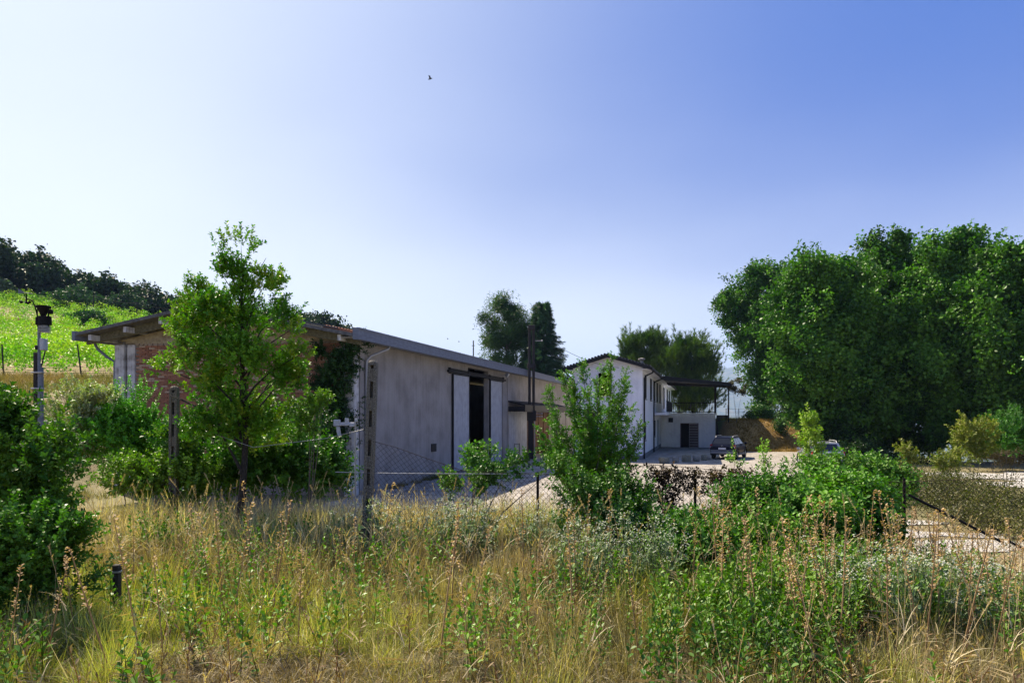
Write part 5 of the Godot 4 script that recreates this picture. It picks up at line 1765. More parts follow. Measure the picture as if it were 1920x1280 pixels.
	for i in 150:
		var d := rf(4.3, 7.6)
		var x := rf(1.6, 4.6) if i < 110 else rf(-4.5, 1.0)
		t2.append(Transform3D(basis_up(Vector3(rf(-0.22, 0.22), 1, rf(-0.22, 0.22)), rf(0, TAU), rf(0.6, 1.05)), p(x, gh(x, d) - 0.02, d)))
		c2.append(Color(0.36, 0.25, 0.15).lerp(Color(0.55, 0.42, 0.27), rng.randf()))
	tag(many("dry_stalks", dk, M.grass, t2, c2), "thick knobbly dry dock stalks among the weeds", "dry stalks")
	# green weeds scattered through the grass
	var wd := sprig(14, 0.24, 0.036, 0.02, 1.1)
	var t3 := []
	var c3 := []
	while t3.size() < 4200:
		var d := rf(3.4, 8.6)
		var x := rf(-0.78, 0.78) * d
		var dens := 0.06 + ss(0.6, 2.2, x) * ss(3.6, 5.4, d) * 0.95 + 0.3 * ss(-1.0, -4.0, x) * ss(7.0, 8.5, d)
		dens *= 1.0 - 0.8 * ss(0.42, 0.56, x / d)
		if rng.randf() > dens or gap.get_noise_2d(x * 50.0, d * 50.0) < -0.1:
			continue
		t3.append(Transform3D(basis_up(Vector3(rf(-0.3, 0.3), 1, rf(-0.3, 0.3)), rf(0, TAU), rf(0.6, 1.7)), p(x, gh(x, d) + rf(0.0, 0.18), d)))
		c3.append(tint(Color(0.06, 0.15, 0.025), Color(0.19, 0.34, 0.045), Vector3(x, 0, d), 60.0))
	tag(many("green_weeds", wd, M.leaf, t3, c3), "low green leafy weeds through the meadow, thickest on the right", "weeds")
	var wv := sprig(10, 0.32, 0.045, 0.012, 0.9, 0.003)
	var t5 := []
	var c5 := []
	while t5.size() < 900:
		var d := rf(3.0, 9.0)
		var x := rf(-0.78, 0.78) * d
		if gap.get_noise_2d(x * 70.0 + 11.0, d * 70.0) < 0.04:
			continue
		t5.append(Transform3D(basis_up(Vector3(rf(-0.5, 0.5), 1, rf(-0.5, 0.5)), rf(0, TAU), rf(0.6, 1.3)), p(x, gh(x, d), d)))
		c5.append(Color(0.16, 0.10, 0.06).lerp(Color(0.42, 0.33, 0.20), rng.randf()))
	tag(many("withered_weeds", wv, M.grass, t5, c5), "withered brown weeds with curled narrow leaves through the meadow", "weeds")
	# fallen dry blades lying across the grass
	var fb := MB.new()
	for i in 7:
		fb.col = Color(1, 0.95, 0.85) * rf(0.8, 1.1)
		fb.blade(Vector3(rf(-0.1, 0.1), rf(0, 0.05), rf(-0.1, 0.1)), Vector3(1, rf(0.0, 0.3), rf(-0.5, 0.5)).normalized(), Vector3(0.1, 1, 0.1).normalized(), rf(0.10, 0.28), 0.0055, 0.05, 4)
	var t4 := []
	var c4 := []
	for i in 260:
		var d := 2.8 + 6.0 * pow(rng.randf(), 0.8)
		var x := rf(-0.78, 0.78) * d
		t4.append(Transform3D(Basis(Vector3.UP, rf(0, TAU)) * Basis(Vector3(1, 0, 0), rf(-0.4, 0.4)), p(x, gh(x, d) + rf(0.10, 0.30), d)))
		c4.append(Color(0.50, 0.42, 0.27).lerp(Color(0.30, 0.22, 0.13), rng.randf()))
	tag(many("fallen_blades", fb.done(), M.grass, t4, c4), "bleached dry blades fallen across the meadow grass", "grass")


func far_grass() -> void:
	var big := tuft(18, 0.75, 0.022, 0.8, 0.16)
	var sets := [["slope_grass", "dry straw coloured grass on the slope below the vineyard", 5200, -36.0, -15.5, 13.0, 44.0, Color(0.34, 0.26, 0.11), Color(0.20, 0.22, 0.06)],
		["bank_grass", "golden dry grass on the bank beside the terrace", 3600, 20.6, 30.0, 59.3, 66.5, Color(0.40, 0.26, 0.075), Color(0.26, 0.18, 0.05)],
		["bank_top_grass", "green grass along the top of the bank", 900, 20.6, 30.0, 66.3, 74.0, Color(0.13, 0.20, 0.04), Color(0.25, 0.27, 0.08)],
		["verge_grass", "rough grass between the fence and the gravel yard", 5200, -5.5, 9.5, 10.2, 20.0, Color(0.30, 0.20, 0.09), Color(0.13, 0.17, 0.04)],
		["wall_foot_weeds", "thin dry weeds along the foot of the barn wall", 260, 0.0, 1.0, 0.0, 1.0, Color(0.30, 0.25, 0.12), Color(0.10, 0.16, 0.04)],
		["track_grass", "green and dry grass strips beside the gravel track", 3600, 8.5, 34.0, 13.0, 46.0, Color(0.07, 0.16, 0.07), Color(0.33, 0.25, 0.12)]]
	for s in sets:
		var t := []
		var c := []
		var tries := 0
		while t.size() < int(s[2]) and tries < 60000:
			tries += 1
			var x := rf(s[3], s[4])
			var d := rf(s[5], s[6])
			if s[0] == "wall_foot_weeds":
				var along := rf(0.5, 46.0)
				var off := absf(rf(-0.35, 0.35)) + 0.08
				if along > 10.0 and along < 20.5 or along > 21.0 and along < 35.0 or gap.get_noise_2d(along * 90.0, 3.0) < 0.0:
					continue
				x = -6.2 + 0.2742 * along + 0.9617 * off
				d = 26.9 + 0.9617 * along - 0.2742 * off
			var nz := gap.get_noise_2d(x * 14.0 + 77.0, d * 14.0)
			if s[0] == "track_grass":
				if x < 10.5 + (d - 18.0) * 0.42 and d > 17.0 or nz < -0.02:
					continue
				if x > 27.0 and d > 42.0:
					continue
			if s[0] == "verge_grass" and (d > 16.0 and x > -1.0 or nz < -0.05 or d > 14.5 and x > 3.5):
				continue
			if s[0] == "slope_grass" and x > -19.5 and d > 27.0:
				continue
			var sc := rf(0.5, 1.1)
			if s[0] == "wall_foot_weeds": sc *= 0.6
			if s[0] == "verge_grass": sc *= 0.55
			if s[0] == "track_grass": sc *= 0.30
			if s[0] == "bank_grass": sc *= 0.55
			if s[0] == "bank_top_grass": sc *= 0.6
			t.append(Transform3D(basis_up(Vector3(rf(-0.2, 0.2), 1, rf(-0.2, 0.2)), rf(0, TAU), sc), p(x, gh(x, d) - 0.03, d)))
			c.append(s[7].lerp(s[8], clampf(0.5 + nz * 1.6 + rf(-0.3, 0.3), 0, 1)))
		tag(many(s[0], big, M.grass, t, c), s[1], "grass")


func hill() -> void:
	# vineyard
	var vine := clump(30, 0.45, 0.15, 0.13)
	for spec in [["vineyard", "bright green vine rows covering the lower hillside", 44.5, 92.0, 0.0], ["vineyard", "narrow upper band of bright vines below the wood", 98.0, 114.0, 0.0]]:
		var t := []
		var c := []
		var d: float = spec[2]
		while d < spec[3]:
			var x := -d * 0.90
			while x < -17.0 - maxf(0.0, (d - 45.0) * 0.10):
				var n := 4 if d < 60.0 else 3
				for i in n:
					var y := pow(rng.randf(), 0.8) * 1.75 + 0.45
					if gap.get_noise_3d(x * 30.0, y * 40.0, d * 30.0) < -0.28:
						continue
					var q := p(x + rf(-0.3, 0.3), gh(x, d) + y, d + rf(-0.45, 0.45) * (1.3 - y * 0.3))
					t.append(Transform3D(basis_up((Vector3.UP + rdir() * 0.8), rf(0, TAU), rf(0.7, 1.25)), q))
					c.append(tint(Color(0.16, 0.42, 0.02), Color(0.42, 0.66, 0.035), q, 16.0).lerp(Color(0.60, 0.68, 0.05), 0.6 if y > 1.6 and rng.randf() < 0.5 else 0.0))
				x += 0.62 if d < 60.0 else 0.75
			d += 2.6
		tag(many(spec[0], vine, M.leaf, t, c), spec[1], "vineyard")
	# vine posts along the lowest row
	var k := 0
	var pm := MB.new()
	pm.tube([Vector3(0, -0.3, 0), Vector3(0.0, 2.1, 0)], [0.05, 0.045], 6)
	var pmesh := pm.done()
	var names := ["wooden vine post at the left edge of the lowest vine row", "leaning vine post behind the weather station", "vine post right of the weather station on the lowest row", "vine post nearest the barn on the lowest row"]
	for q in [[-32.5, 43.6, 0.05], [-30.2, 43.5, -0.25], [-27.4, 43.4, 0.12], [-25.2, 43.5, 0.0]]:
		var o := obj("vine_post", pmesh, M.pole_dark)
		o.position = p(q[0], gh(q[0], q[1]), q[1])
		o.rotation.z = q[2]
		tag(o, names[k], "post", "posts of the lowest vine row")
		k += 1
	# dry grass strip between the two bands
	var big := tuft(14, 0.9, 0.05, 0.8, 0.16)
	var gt := []
	var gc := []
	for i in 1500:
		var d := rf(93.0, 97.5)
		var x := rf(-0.85, -0.35) * d
		gt.append(Transform3D(basis_up(Vector3(rf(-0.2, 0.2), 1, rf(-0.2, 0.2)), rf(0, TAU), rf(0.6, 1.1)), p(x, gh(x, d), d)))
		gc.append(Color(0.44, 0.33, 0.16).lerp(Color(0.30, 0.26, 0.10), rng.randf()))
	tag(many("terrace_grass", big, M.grass, gt, gc), "pale dry grass strip between the two vineyard bands", "grass")
	# the wood along the ridge
	var cl := clump(26, 1.15, 0.62, 0.5)
	var t := []
	var c := []
	var wt := MB.new()
	var i := 0
	while i < 230:
		var d := rf(119.0, 178.0)
		var x := lerpf(-0.98, -0.24, rng.randf()) * d
		if d < 124.0 and x > -0.55 * d:
			continue
		i += 1
		var g := gh(x, d)
		var ratio := -x / d
		var H := (lerpf(6.0, 10.0, ss(0.50, 0.80, ratio)) + 1.2 * ss(0.45, 0.25, ratio)) * rf(0.8, 1.08)
		var W := rf(2.6, 4.0)
		var lobes := []
		for k2 in 6:
			lobes.append([p(x + rf(-1, 1) * W * 0.6, g + H * rf(0.35, 0.85), d + rf(-1, 1) * W * 0.5), Vector3(W * rf(0.45, 0.7), H * rf(0.16, 0.26), W * rf(0.45, 0.7))])
		var shade := rng.randf()
		var f := fill(lobes, 105, 0.7, 1.2, Color(0.020, 0.045, 0.018).lerp(Color(0.030, 0.055, 0.030), shade), Color(0.050, 0.085, 0.032).lerp(Color(0.065, 0.085, 0.05), shade), 0.6, -0.4, 12.0, 0.4)
		t.append_array(f[0])
		c.append_array(f[1])
		wt.tube([p(x, g - 0.5, d), p(x + rf(-0.4, 0.4), g + H * 0.7, d)], [0.22, 0.08], 5, false)
	var wood_ := thing("woodland", "dark wooded ridge above the vineyard", "woodland", Vector3.ZERO)
	many("foliage", cl, M.leaf_far, t, c, wood_)
	tag(obj("trunks_mass", wt.done(), M.bark, wood_), "", "", "", "stuff")
	# lighter trees standing out at its lower edge
	var small := clump(24, 0.6, 0.34, 0.26)
	k = 0
	for q in [[-85.0, 112.5, 3.4, 2.0, Color(0.10, 0.14, 0.08), "pale grey green tree at the lower edge of the wood, behind the wind cups"], [-90.5, 114.0, 5.2, 2.7, Color(0.05, 0.10, 0.04), "round dark green tree at the far left of the wood edge"], [-73.0, 115.0, 4.6, 4.2, Color(0.06, 0.12, 0.045), "broad mid green tree at the middle of the wood edge"], [-65.5, 116.0, 4.4, 3.0, Color(0.055, 0.10, 0.045), "green tree at the wood edge between the thin posts"], [-63.0, 99.5, 1.8, 3.2, Color(0.05, 0.12, 0.03), "low scrub bush on the dry strip inside the vineyard"], [-49.0, 121.0, 5.6, 3.4, Color(0.05, 0.085, 0.05), "separate dark tree at the right end of the wood above the barn roof"], [-45.0, 117.0, 3.6, 2.6, Color(0.075, 0.11, 0.06), "small pale tree just above the left barn roof"]]:
		var g := gh(q[0], q[1])
		var lobes := []
		for k2 in 6:
			lobes.append([p(q[0] + rf(-1, 1) * q[3] * 0.7, g + q[2] * rf(0.3, 0.85), q[1] + rf(-1, 1) * q[3] * 0.4), Vector3(q[3] * rf(0.4, 0.65), q[2] * rf(0.18, 0.28), q[3] * 0.5)])
		var o := thing("edge_tree", q[5], "tree", p(q[0], g, q[1]), 0.0, "trees at the lower edge of the wood")
		wood(o, p(q[0], g - 0.3, q[1]), p(q[0], g + q[2] * 0.8, q[1]), 0.14, lobes, M.bark, 0.3, 2)
		crown(o, "crown", small, M.leaf_far, lobes, 330, 0.7, 1.3, q[4] * 0.7, q[4] * 1.35, 0.6, -0.3, 20.0)
		k += 1


func big_trees() -> void:
	var cl := clump(24, 0.50, 0.20, 0.17)
	var specs := [
		["broadleaf_tree", "leftmost tall broadleaf tree leaning out over the bank by the terrace", 27.9, 76.0, 0.26, [[Vector3(27.016, 14.659, -76), Vector3(2.375, 2.612, 2.494)], [Vector3(25.234, 15.431, -76), Vector3(1.781, 1.544, 1.663)], [Vector3(23.869, 16.144, -76), Vector3(0.831, 0.95, 0.891)], [Vector3(28.381, 18.222, -76), Vector3(2.137, 1.544, 1.841)], [Vector3(26.837, 18.994, -76), Vector3(1.069, 0.95, 1.009)], [Vector3(26.469, 11.983, -77), Vector3(2.045, 1.925, 1.985)], [Vector3(24.225, 13.769, -76), Vector3(1.188, 1.069, 1.128)], [Vector3(28.711, 11.872, -75), Vector3(2.695, 2.695, 2.695)], [Vector3(28.025, 8.425, -76), Vector3(2.019, 2.375, 2.197)], [Vector3(28.5, 5.575, -76), Vector3(1.9, 1.781, 1.841)], [Vector3(31.642, 16.314, -77), Vector3(2.406, 3.008, 2.707)], [Vector3(30.281, 8.425, -76), Vector3(2.375, 2.969, 2.672)]]],
		["broadleaf_tree", "second tall broadleaf tree from the terrace with ivy dark trunk", 22.5, 51.0, 0.30, [[Vector3(22.711, 12.085, -51), Vector3(1.833, 1.753, 1.793)], [Vector3(23.309, 14.077, -51), Vector3(1.355, 1.036, 1.195)], [Vector3(25.391, 13.681, -52), Vector3(1.544, 1.463, 1.503)], [Vector3(21.715, 13.48, -51), Vector3(0.877, 0.956, 0.916)], [Vector3(21.68, 8.981, -50), Vector3(2.031, 1.953, 1.992)], [Vector3(25.5, 9.894, -51), Vector3(2.072, 1.992, 2.032)], [Vector3(23.438, 6.638, -50), Vector3(2.188, 2.031, 2.109)], [Vector3(22.512, 4.515, -51), Vector3(1.594, 1.833, 1.713)], [Vector3(22.95, 1.925, -51), Vector3(1.434, 1.434, 1.434)], [Vector3(26, 5.556, -52), Vector3(1.625, 2.031, 1.828)], [Vector3(23.309, 0.331, -51), Vector3(1.116, 1.036, 1.076)], [Vector3(27.625, 3.931, -52), Vector3(1.788, 1.788, 1.788)], [Vector3(26.297, 7.902, -51), Vector3(1.992, 1.992, 1.992)], [Vector3(21.516, 6.308, -51), Vector3(1.195, 1.594, 1.395)], [Vector3(22.113, 2.722, -51), Vector3(1.036, 1.355, 1.195)], [Vector3(24.305, 2.323, -51), Vector3(1.594, 1.594, 1.594)], [Vector3(21.117, 9.495, -51), Vector3(1.036, 1.594, 1.315)], [Vector3(20.958, 11.288, -51), Vector3(1.036, 1.434, 1.235)], [Vector3(20.719, 7.105, -51), Vector3(0.877, 1.594, 1.235)]]],
		["broadleaf_tree", "tall broadleaf tree with a split crown top above the middle of the grove", 29.5, 55.0, 0.32, [[Vector3(29.047, 16.778, -55), Vector3(0.945, 1.031, 0.988)], [Vector3(30.594, 16.091, -55), Vector3(1.031, 1.117, 1.074)], [Vector3(31.367, 17.294, -55), Vector3(0.773, 0.773, 0.773)], [Vector3(29.863, 14.286, -55), Vector3(2.234, 1.547, 1.891)], [Vector3(33.25, 15.363, -56), Vector3(1.75, 1.487, 1.619)], [Vector3(31.219, 12.397, -54), Vector3(2.363, 1.856, 2.109)], [Vector3(29.219, 11.278, -55), Vector3(2.148, 1.977, 2.062)], [Vector3(31.367, 9.13, -55), Vector3(2.578, 2.148, 2.363)], [Vector3(29.109, 6.913, -54), Vector3(2.109, 2.109, 2.109)], [Vector3(31.797, 5.263, -55), Vector3(2.148, 1.719, 1.934)], [Vector3(30.078, 3.329, -55), Vector3(1.891, 1.375, 1.633)], [Vector3(28, 12.738, -56), Vector3(2.188, 1.925, 2.056)], [Vector3(34.125, 10.988, -56), Vector3(2.188, 2.625, 2.406)], [Vector3(28.359, 15.145, -55), Vector3(1.461, 1.203, 1.332)], [Vector3(34.344, 7.05, -56), Vector3(2.188, 2.188, 2.188)], [Vector3(31.367, 1.61, -55), Vector3(1.719, 1.031, 1.375)], [Vector3(32.656, 3.114, -55), Vector3(1.719, 1.461, 1.59)], [Vector3(28.359, 1.395, -55), Vector3(1.719, 1.117, 1.418)], [Vector3(33.516, 0.966, -55), Vector3(1.289, 0.773, 1.031)]]],
		["broadleaf_tree", "broad crowned tall tree right of the middle of the grove", 32.5, 50.0, 0.32, [[Vector3(33.047, 15.934, -50), Vector3(1.016, 0.859, 0.938)], [Vector3(32.031, 14.841, -50), Vector3(1.328, 1.016, 1.172)], [Vector3(34.18, 14.45, -50), Vector3(1.562, 1.25, 1.406)], [Vector3(31.875, 13.081, -51), Vector3(1.833, 1.594, 1.713)], [Vector3(32.73, 12.12, -49), Vector3(2.067, 1.684, 1.876)], [Vector3(32.031, 9.762, -50), Vector3(2.188, 1.953, 2.07)], [Vector3(34.375, 9.372, -50), Vector3(1.797, 1.797, 1.797)], [Vector3(30.242, 7.334, -49), Vector3(1.761, 1.684, 1.723)], [Vector3(33.008, 6.638, -50), Vector3(2.188, 1.797, 1.992)], [Vector3(31.641, 4.489, -50), Vector3(1.797, 1.406, 1.602)], [Vector3(33.984, 4.294, -50), Vector3(1.562, 1.406, 1.484)], [Vector3(35.859, 11.886, -51), Vector3(1.594, 2.391, 1.992)], [Vector3(35.461, 7.105, -51), Vector3(1.753, 1.992, 1.873)], [Vector3(30.879, 10.691, -51), Vector3(1.594, 1.753, 1.673)], [Vector3(32.812, 2.341, -50), Vector3(1.562, 1.016, 1.289)], [Vector3(31.25, 1.95, -50), Vector3(0.938, 0.781, 0.859)], [Vector3(34.375, 2.341, -50), Vector3(1.406, 1.406, 1.406)]]],
		["broadleaf_tree", "tall broadleaf tree at the right edge of the grove", 34.2, 47.0, 0.30, [[Vector3(34.442, 14.142, -47), Vector3(1.322, 0.955, 1.138)], [Vector3(35.434, 13.408, -47), Vector3(1.322, 1.248, 1.285)], [Vector3(34.148, 11.755, -47), Vector3(1.689, 1.469, 1.579)], [Vector3(36.375, 10.25, -48), Vector3(1.875, 1.875, 1.875)], [Vector3(33.062, 8.698, -46), Vector3(1.581, 1.653, 1.617)], [Vector3(35.066, 6.798, -47), Vector3(1.836, 1.689, 1.763)], [Vector3(33.598, 5.33, -47), Vector3(1.469, 1.469, 1.469)], [Vector3(35.25, 3.861, -47), Vector3(1.689, 1.469, 1.579)], [Vector3(33.414, 2.759, -47), Vector3(1.469, 1.102, 1.285)], [Vector3(35.066, 2.025, -47), Vector3(1.469, 1.102, 1.285)]]],
		["broadleaf_tree", "broadleaf tree cut by the right edge of the picture", 37.5, 45.0, 0.30, [[Vector3(36.211, 12.27, -45), Vector3(2.109, 1.758, 1.934)], [Vector3(36.914, 9.106, -45), Vector3(2.461, 2.109, 2.285)], [Vector3(35.684, 5.942, -45), Vector3(2.109, 1.969, 2.039)], [Vector3(37.266, 4.536, -45), Vector3(2.109, 1.758, 1.934)]]]]
	for s in specs:
		var base := p(s[2], gh(s[2], s[3]), s[3])
		var lob: Array = s[5]
		var top: Vector3 = lob[0][0]
		for l in lob:
			if l[0].y > top.y:
				top = l[0]
		var o := thing(s[0], s[1], "tree", base, 0.0, "tall trees of the grove on the right")
		wood(o, base - Vector3(0, 0.3, 0), Vector3(lerpf(base.x, top.x, 0.8), top.y, base.z), s[4], lob, M.bark_dark, 0.22)
		var tone: float = [0.9, 1.0, 0.8, 1.1, 0.95, 1.0][specs.find(s)]
		crown(o, "crown", cl, M.leaf, lob, 370 * lob.size(), 0.65, 1.35, Color(0.026, 0.088, 0.016) * tone, Color(0.115, 0.25, 0.032) * tone, 0.6, 0.04, 20.0, 0.42)
		crown(o, "sunlit_tint_leaves", cl, M.leaf, lob, 34 * lob.size(), 0.5, 1.0, Color(0.10, 0.25, 0.03), Color(0.19, 0.37, 0.055), 0.9, 0.0, 26.0, 0.10)  # paler outer clumps: sunlit foliage put into the leaf colour
	# understorey below them
	var us := clump(18, 0.32, 0.15, 0.11)
	var nearsp := sprig(15, 0.34, 0.085, 0.05, 1.0)
	for q in [["grey green olive shrub under the leftmost tall tree", 28.6, 71.0, [[Vector3(28.733, 4.642, -71), Vector3(1.331, 1.553, 1.442)], [Vector3(28.289, 3.089, -71), Vector3(0.998, 0.887, 0.943)], [Vector3(29.731, 3.644, -71), Vector3(0.998, 1.442, 1.22)]], 800, Color(0.055, 0.095, 0.05), Color(0.13, 0.18, 0.10)],
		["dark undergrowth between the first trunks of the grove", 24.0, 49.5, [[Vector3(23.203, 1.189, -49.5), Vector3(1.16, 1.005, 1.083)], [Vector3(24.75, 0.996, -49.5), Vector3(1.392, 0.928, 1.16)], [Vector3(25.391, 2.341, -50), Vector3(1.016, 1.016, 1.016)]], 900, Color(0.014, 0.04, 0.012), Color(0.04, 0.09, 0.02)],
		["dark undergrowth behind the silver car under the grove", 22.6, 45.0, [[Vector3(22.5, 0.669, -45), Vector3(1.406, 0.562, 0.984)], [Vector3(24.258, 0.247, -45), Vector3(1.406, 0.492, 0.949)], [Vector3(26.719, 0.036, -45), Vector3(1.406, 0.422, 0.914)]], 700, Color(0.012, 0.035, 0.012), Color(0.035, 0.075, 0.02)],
		["yellow green shrub in the sun before the right trunks", 15.5, 23.0, [[Vector3(15.489, 3.092, -23), Vector3(0.18, 0.216, 0.198)], [Vector3(15.669, 2.805, -23), Vector3(0.323, 0.216, 0.27)], [Vector3(15.92, 2.409, -23), Vector3(0.252, 0.323, 0.287)], [Vector3(15.309, 2.338, -23), Vector3(0.359, 0.216, 0.287)], [Vector3(15.633, 1.978, -23), Vector3(0.431, 0.18, 0.305)], [Vector3(15.202, 2.715, -23), Vector3(0.144, 0.162, 0.153)]], 330, Color(0.12, 0.17, 0.03), Color(0.30, 0.31, 0.06)],
		["smaller yellow green shrub left of the dry hedge", 12.6, 22.0, [[Vector3(14.266, 1.791, -22), Vector3(0.309, 0.172, 0.241)], [Vector3(13.888, 1.584, -22), Vector3(0.275, 0.138, 0.206)], [Vector3(12.788, 1.756, -22), Vector3(0.206, 0.172, 0.189)], [Vector3(12.667, 2.031, -22), Vector3(0.103, 0.172, 0.138)]], 190, Color(0.12, 0.17, 0.03), Color(0.28, 0.29, 0.06)],
		["bright green bush at the right edge below the grove", 20.0, 27.5, [[Vector3(19.938, 2.341, -27.5), Vector3(0.773, 0.516, 0.645)], [Vector3(20.518, 2.47, -27.5), Vector3(0.73, 0.645, 0.688)], [Vector3(19.551, 1.975, -27.5), Vector3(0.516, 0.43, 0.473)]], 1000, Color(0.03, 0.11, 0.02), Color(0.09, 0.25, 0.035)],
		["green shrub on the bank top beside the terrace stair", 22.4, 66.8, [[Vector3(24.111, 3.618, -66.8), Vector3(0.835, 0.731, 0.783)], [Vector3(25.05, 3.357, -66.8), Vector3(0.731, 0.835, 0.783)], [Vector3(23.38, 2.991, -66.8), Vector3(0.626, 0.417, 0.522)]], 420, Color(0.03, 0.10, 0.02), Color(0.10, 0.21, 0.04)],
		["dark shrub on the face of the bank", 24.0, 63.0, [[Vector3(24.905, 2.314, -63), Vector3(0.443, 0.591, 0.517)]], 90, Color(0.025, 0.075, 0.02), Color(0.07, 0.16, 0.03)]]:
		var base := p(q[1], gh(q[1], q[2]), q[2])
		var near: bool = q[2] < 30.0
		var sp_mesh: Mesh = nearsp if near else us
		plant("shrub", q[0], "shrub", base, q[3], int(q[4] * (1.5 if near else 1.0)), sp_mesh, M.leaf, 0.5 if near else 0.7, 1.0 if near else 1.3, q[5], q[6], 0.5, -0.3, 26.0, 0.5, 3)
	# thin sapling with reddish leaves by the terrace
	var rs := clump(14, 0.22, 0.13, 0.08)
	plant("small_tree", "thin small tree with reddish leaves right of the terrace posts", "tree", p(21.4, gh(21.4, 65.0), 65.0), [[Vector3(21.125, 5.739, -65), Vector3(0.508, 0.355, 0.432)], [Vector3(21.938, 5.434, -65), Vector3(0.457, 0.355, 0.406)], [Vector3(21.582, 6.45, -65), Vector3(0.406, 0.203, 0.305)], [Vector3(20.922, 6.247, -65), Vector3(0.254, 0.203, 0.229)], [Vector3(22.242, 5.942, -65), Vector3(0.203, 0.203, 0.203)]], 130, rs, M.leaf, 0.7, 1.2, Color(0.09, 0.075, 0.035), Color(0.18, 0.14, 0.06), 0.5, -0.6, 30.0, 0.6, 3)
	# dry hedge between the tracks
	var hl := []
	for i in 12:
		var f := i / 11.0
		hl.append([p(lerpf(13.0, 16.2, f) + rf(-0.3, 0.3), 0.45 + rf(-0.1, 0.12), lerpf(16.2, 27.5, f)), Vector3(1.3 + 0.4 * f, 0.62, 1.0)])
	var dryl := clump(26, 0.20, 0.055, 0.035)
	plant("dry_hedge", "low olive brown hedge of dry weeds between the gravel tracks", "hedge", p(14.5, gh(14.5, 21.0), 21.0), hl, 4200, dryl, M.leaf, 0.7, 1.3, Color(0.055, 0.062, 0.022), Color(0.16, 0.15, 0.055), 0.5, -0.35, 40.0, 0.45, 5)
	plant("dry_hedge", "brownish dry weeds at the right edge behind the upper gravel track", "hedge", p(27.5, gh(27.5, 39.0), 39.0), [[Vector3(28.031, 0.945, -39), Vector3(1.036, 0.427, 0.731)], [Vector3(29.25, 0.823, -39), Vector3(1.097, 0.487, 0.792)], [Vector3(27.117, 1.006, -39), Vector3(0.67, 0.305, 0.487)]], 900, dryl, M.leaf, 0.8, 1.5, Color(0.10, 0.075, 0.04), Color(0.19, 0.15, 0.08), 0.5, -0.4, 40.0, 0.45, 3)

	# conifers
	var nb := brush(46, 0.9, 0.030, 0.75)
	var soft := clump(26, 0.55, 0.32, 0.07)
	var base := p(-0.4, 0.0, 85.0)
	var lob := [[Vector3(-1.461, 16.88, -85), Vector3(1.594, 1.062, 1.328)], [Vector3(-0.133, 15.817, -85), Vector3(1.594, 1.328, 1.461)], [Vector3(-1.66, 15.552, -85), Vector3(1.594, 1.195, 1.395)], [Vector3(-0.133, 13.36, -85), Vector3(1.992, 1.461, 1.727)], [Vector3(-2.789, 15.552, -85), Vector3(1.062, 0.598, 0.83)], [Vector3(-1.008, 14.353, -86), Vector3(2.419, 1.209, 1.814)], [Vector3(-2.789, 12.364, -85), Vector3(1.195, 0.664, 0.93)], [Vector3(0.984, 14.094, -84), Vector3(1.575, 1.444, 1.509)], [Vector3(-1.328, 12.364, -85), Vector3(1.992, 0.93, 1.461)], [Vector3(0.537, 12.069, -86), Vector3(1.881, 1.209, 1.545)], [Vector3(-2.988, 10.239, -85), Vector3(1.195, 0.598, 0.896)], [Vector3(-0.996, 9.973, -85), Vector3(2.258, 0.93, 1.594)], [Vector3(1.66, 12.364, -85), Vector3(1.195, 1.727, 1.461)], [Vector3(1.992, 9.708, -85), Vector3(1.594, 1.062, 1.328)]]
	var pine := thing("tall_pine", "open crowned tall pine behind the barn roof left of the fir", "tree", base)
	wood(pine, base, p(-0.6, 16.0, 85.0), 0.26, lob, M.bark, 0.16)
	crown(pine, "crown", soft, M.leaf, lob, 2300, 0.7, 1.3, Color(0.022, 0.070, 0.024), Color(0.105, 0.185, 0.06), 0.6, 0.03, 18.0, 0.6)
	base = p(3.6, 0.0, 82.0)
	var fir := thing("fir_tree", "pointed dark fir behind the twin upright utility pole", "tree", base)
	var tm := MB.new()
	tm.tube([Vector3.ZERO, Vector3(0, 9, 0), Vector3(0.05, 16.9, 0)], [0.3, 0.17, 0.02], 8)
	obj("trunk", tm.done(), M.bark_dark, fir)
	var tr := []
	var cs := []
	var flat_spray := MB.new()
	for i in 40:
		var f := rng.randf()
		var sd := -1.0 if rng.randf() < 0.5 else 1.0
		var c := rf(0.7, 1.3)
		flat_spray.col = Color(c, c, c * 0.95)
		flat_spray.blade(Vector3(0, f * 0.75, 0), Vector3(sd * rf(0.4, 1.0), rf(0.3, 0.9), rf(-0.35, 0.35)).normalized(), Vector3(0.1, 0.3, 1).normalized(), rf(0.2, 0.42), 0.05, 0.15, 2)
	var fs := flat_spray.done()
	var y := 5.0
	while y < 16.7:
		var reach := pow((17.1 - y) / 12.0, 0.9) * 4.3
		var nb2 := 9
		for i in nb2:
			var a := TAU * i / nb2 + y * 2.1 + rf(-0.3, 0.3)
			var r := reach * rf(0.65, 1.12)
			var tip := Vector3(cos(a) * r, y - r * 0.26 + 0.3, sin(a) * r)
			var bm := MB.new()
			if i % 3 == 0:
				bm.tube([Vector3(0, y, 0), Vector3(tip.x * 0.5, y - r * 0.04, tip.z * 0.5), tip], [0.05, 0.03, 0.01], 4, false)
				obj("branch", bm.done(), M.bark_dark, fir)
			var n := int(5 + r * 9.0)
			for j in n:
				var f := pow((j + rng.randf()) / n, 0.8)
				var q := Vector3(tip.x * f, lerpf(y, tip.y, f * f), tip.z * f) + rdir() * 0.12
				tr.append(Transform3D(basis_up(Vector3(cos(a), -0.12, sin(a)) + rdir() * 0.35, rf(0, TAU), rf(0.7, 1.3) * lerpf(1.15, 0.8, f)), q))
				cs.append(tint(Color(0.020, 0.060, 0.028), Color(0.065, 0.135, 0.06), q, 30.0))
		y += lerpf(0.62, 0.4, (y - 5.0) / 12.0)
	many("crown", fs, M.leaf, tr, cs, fir)
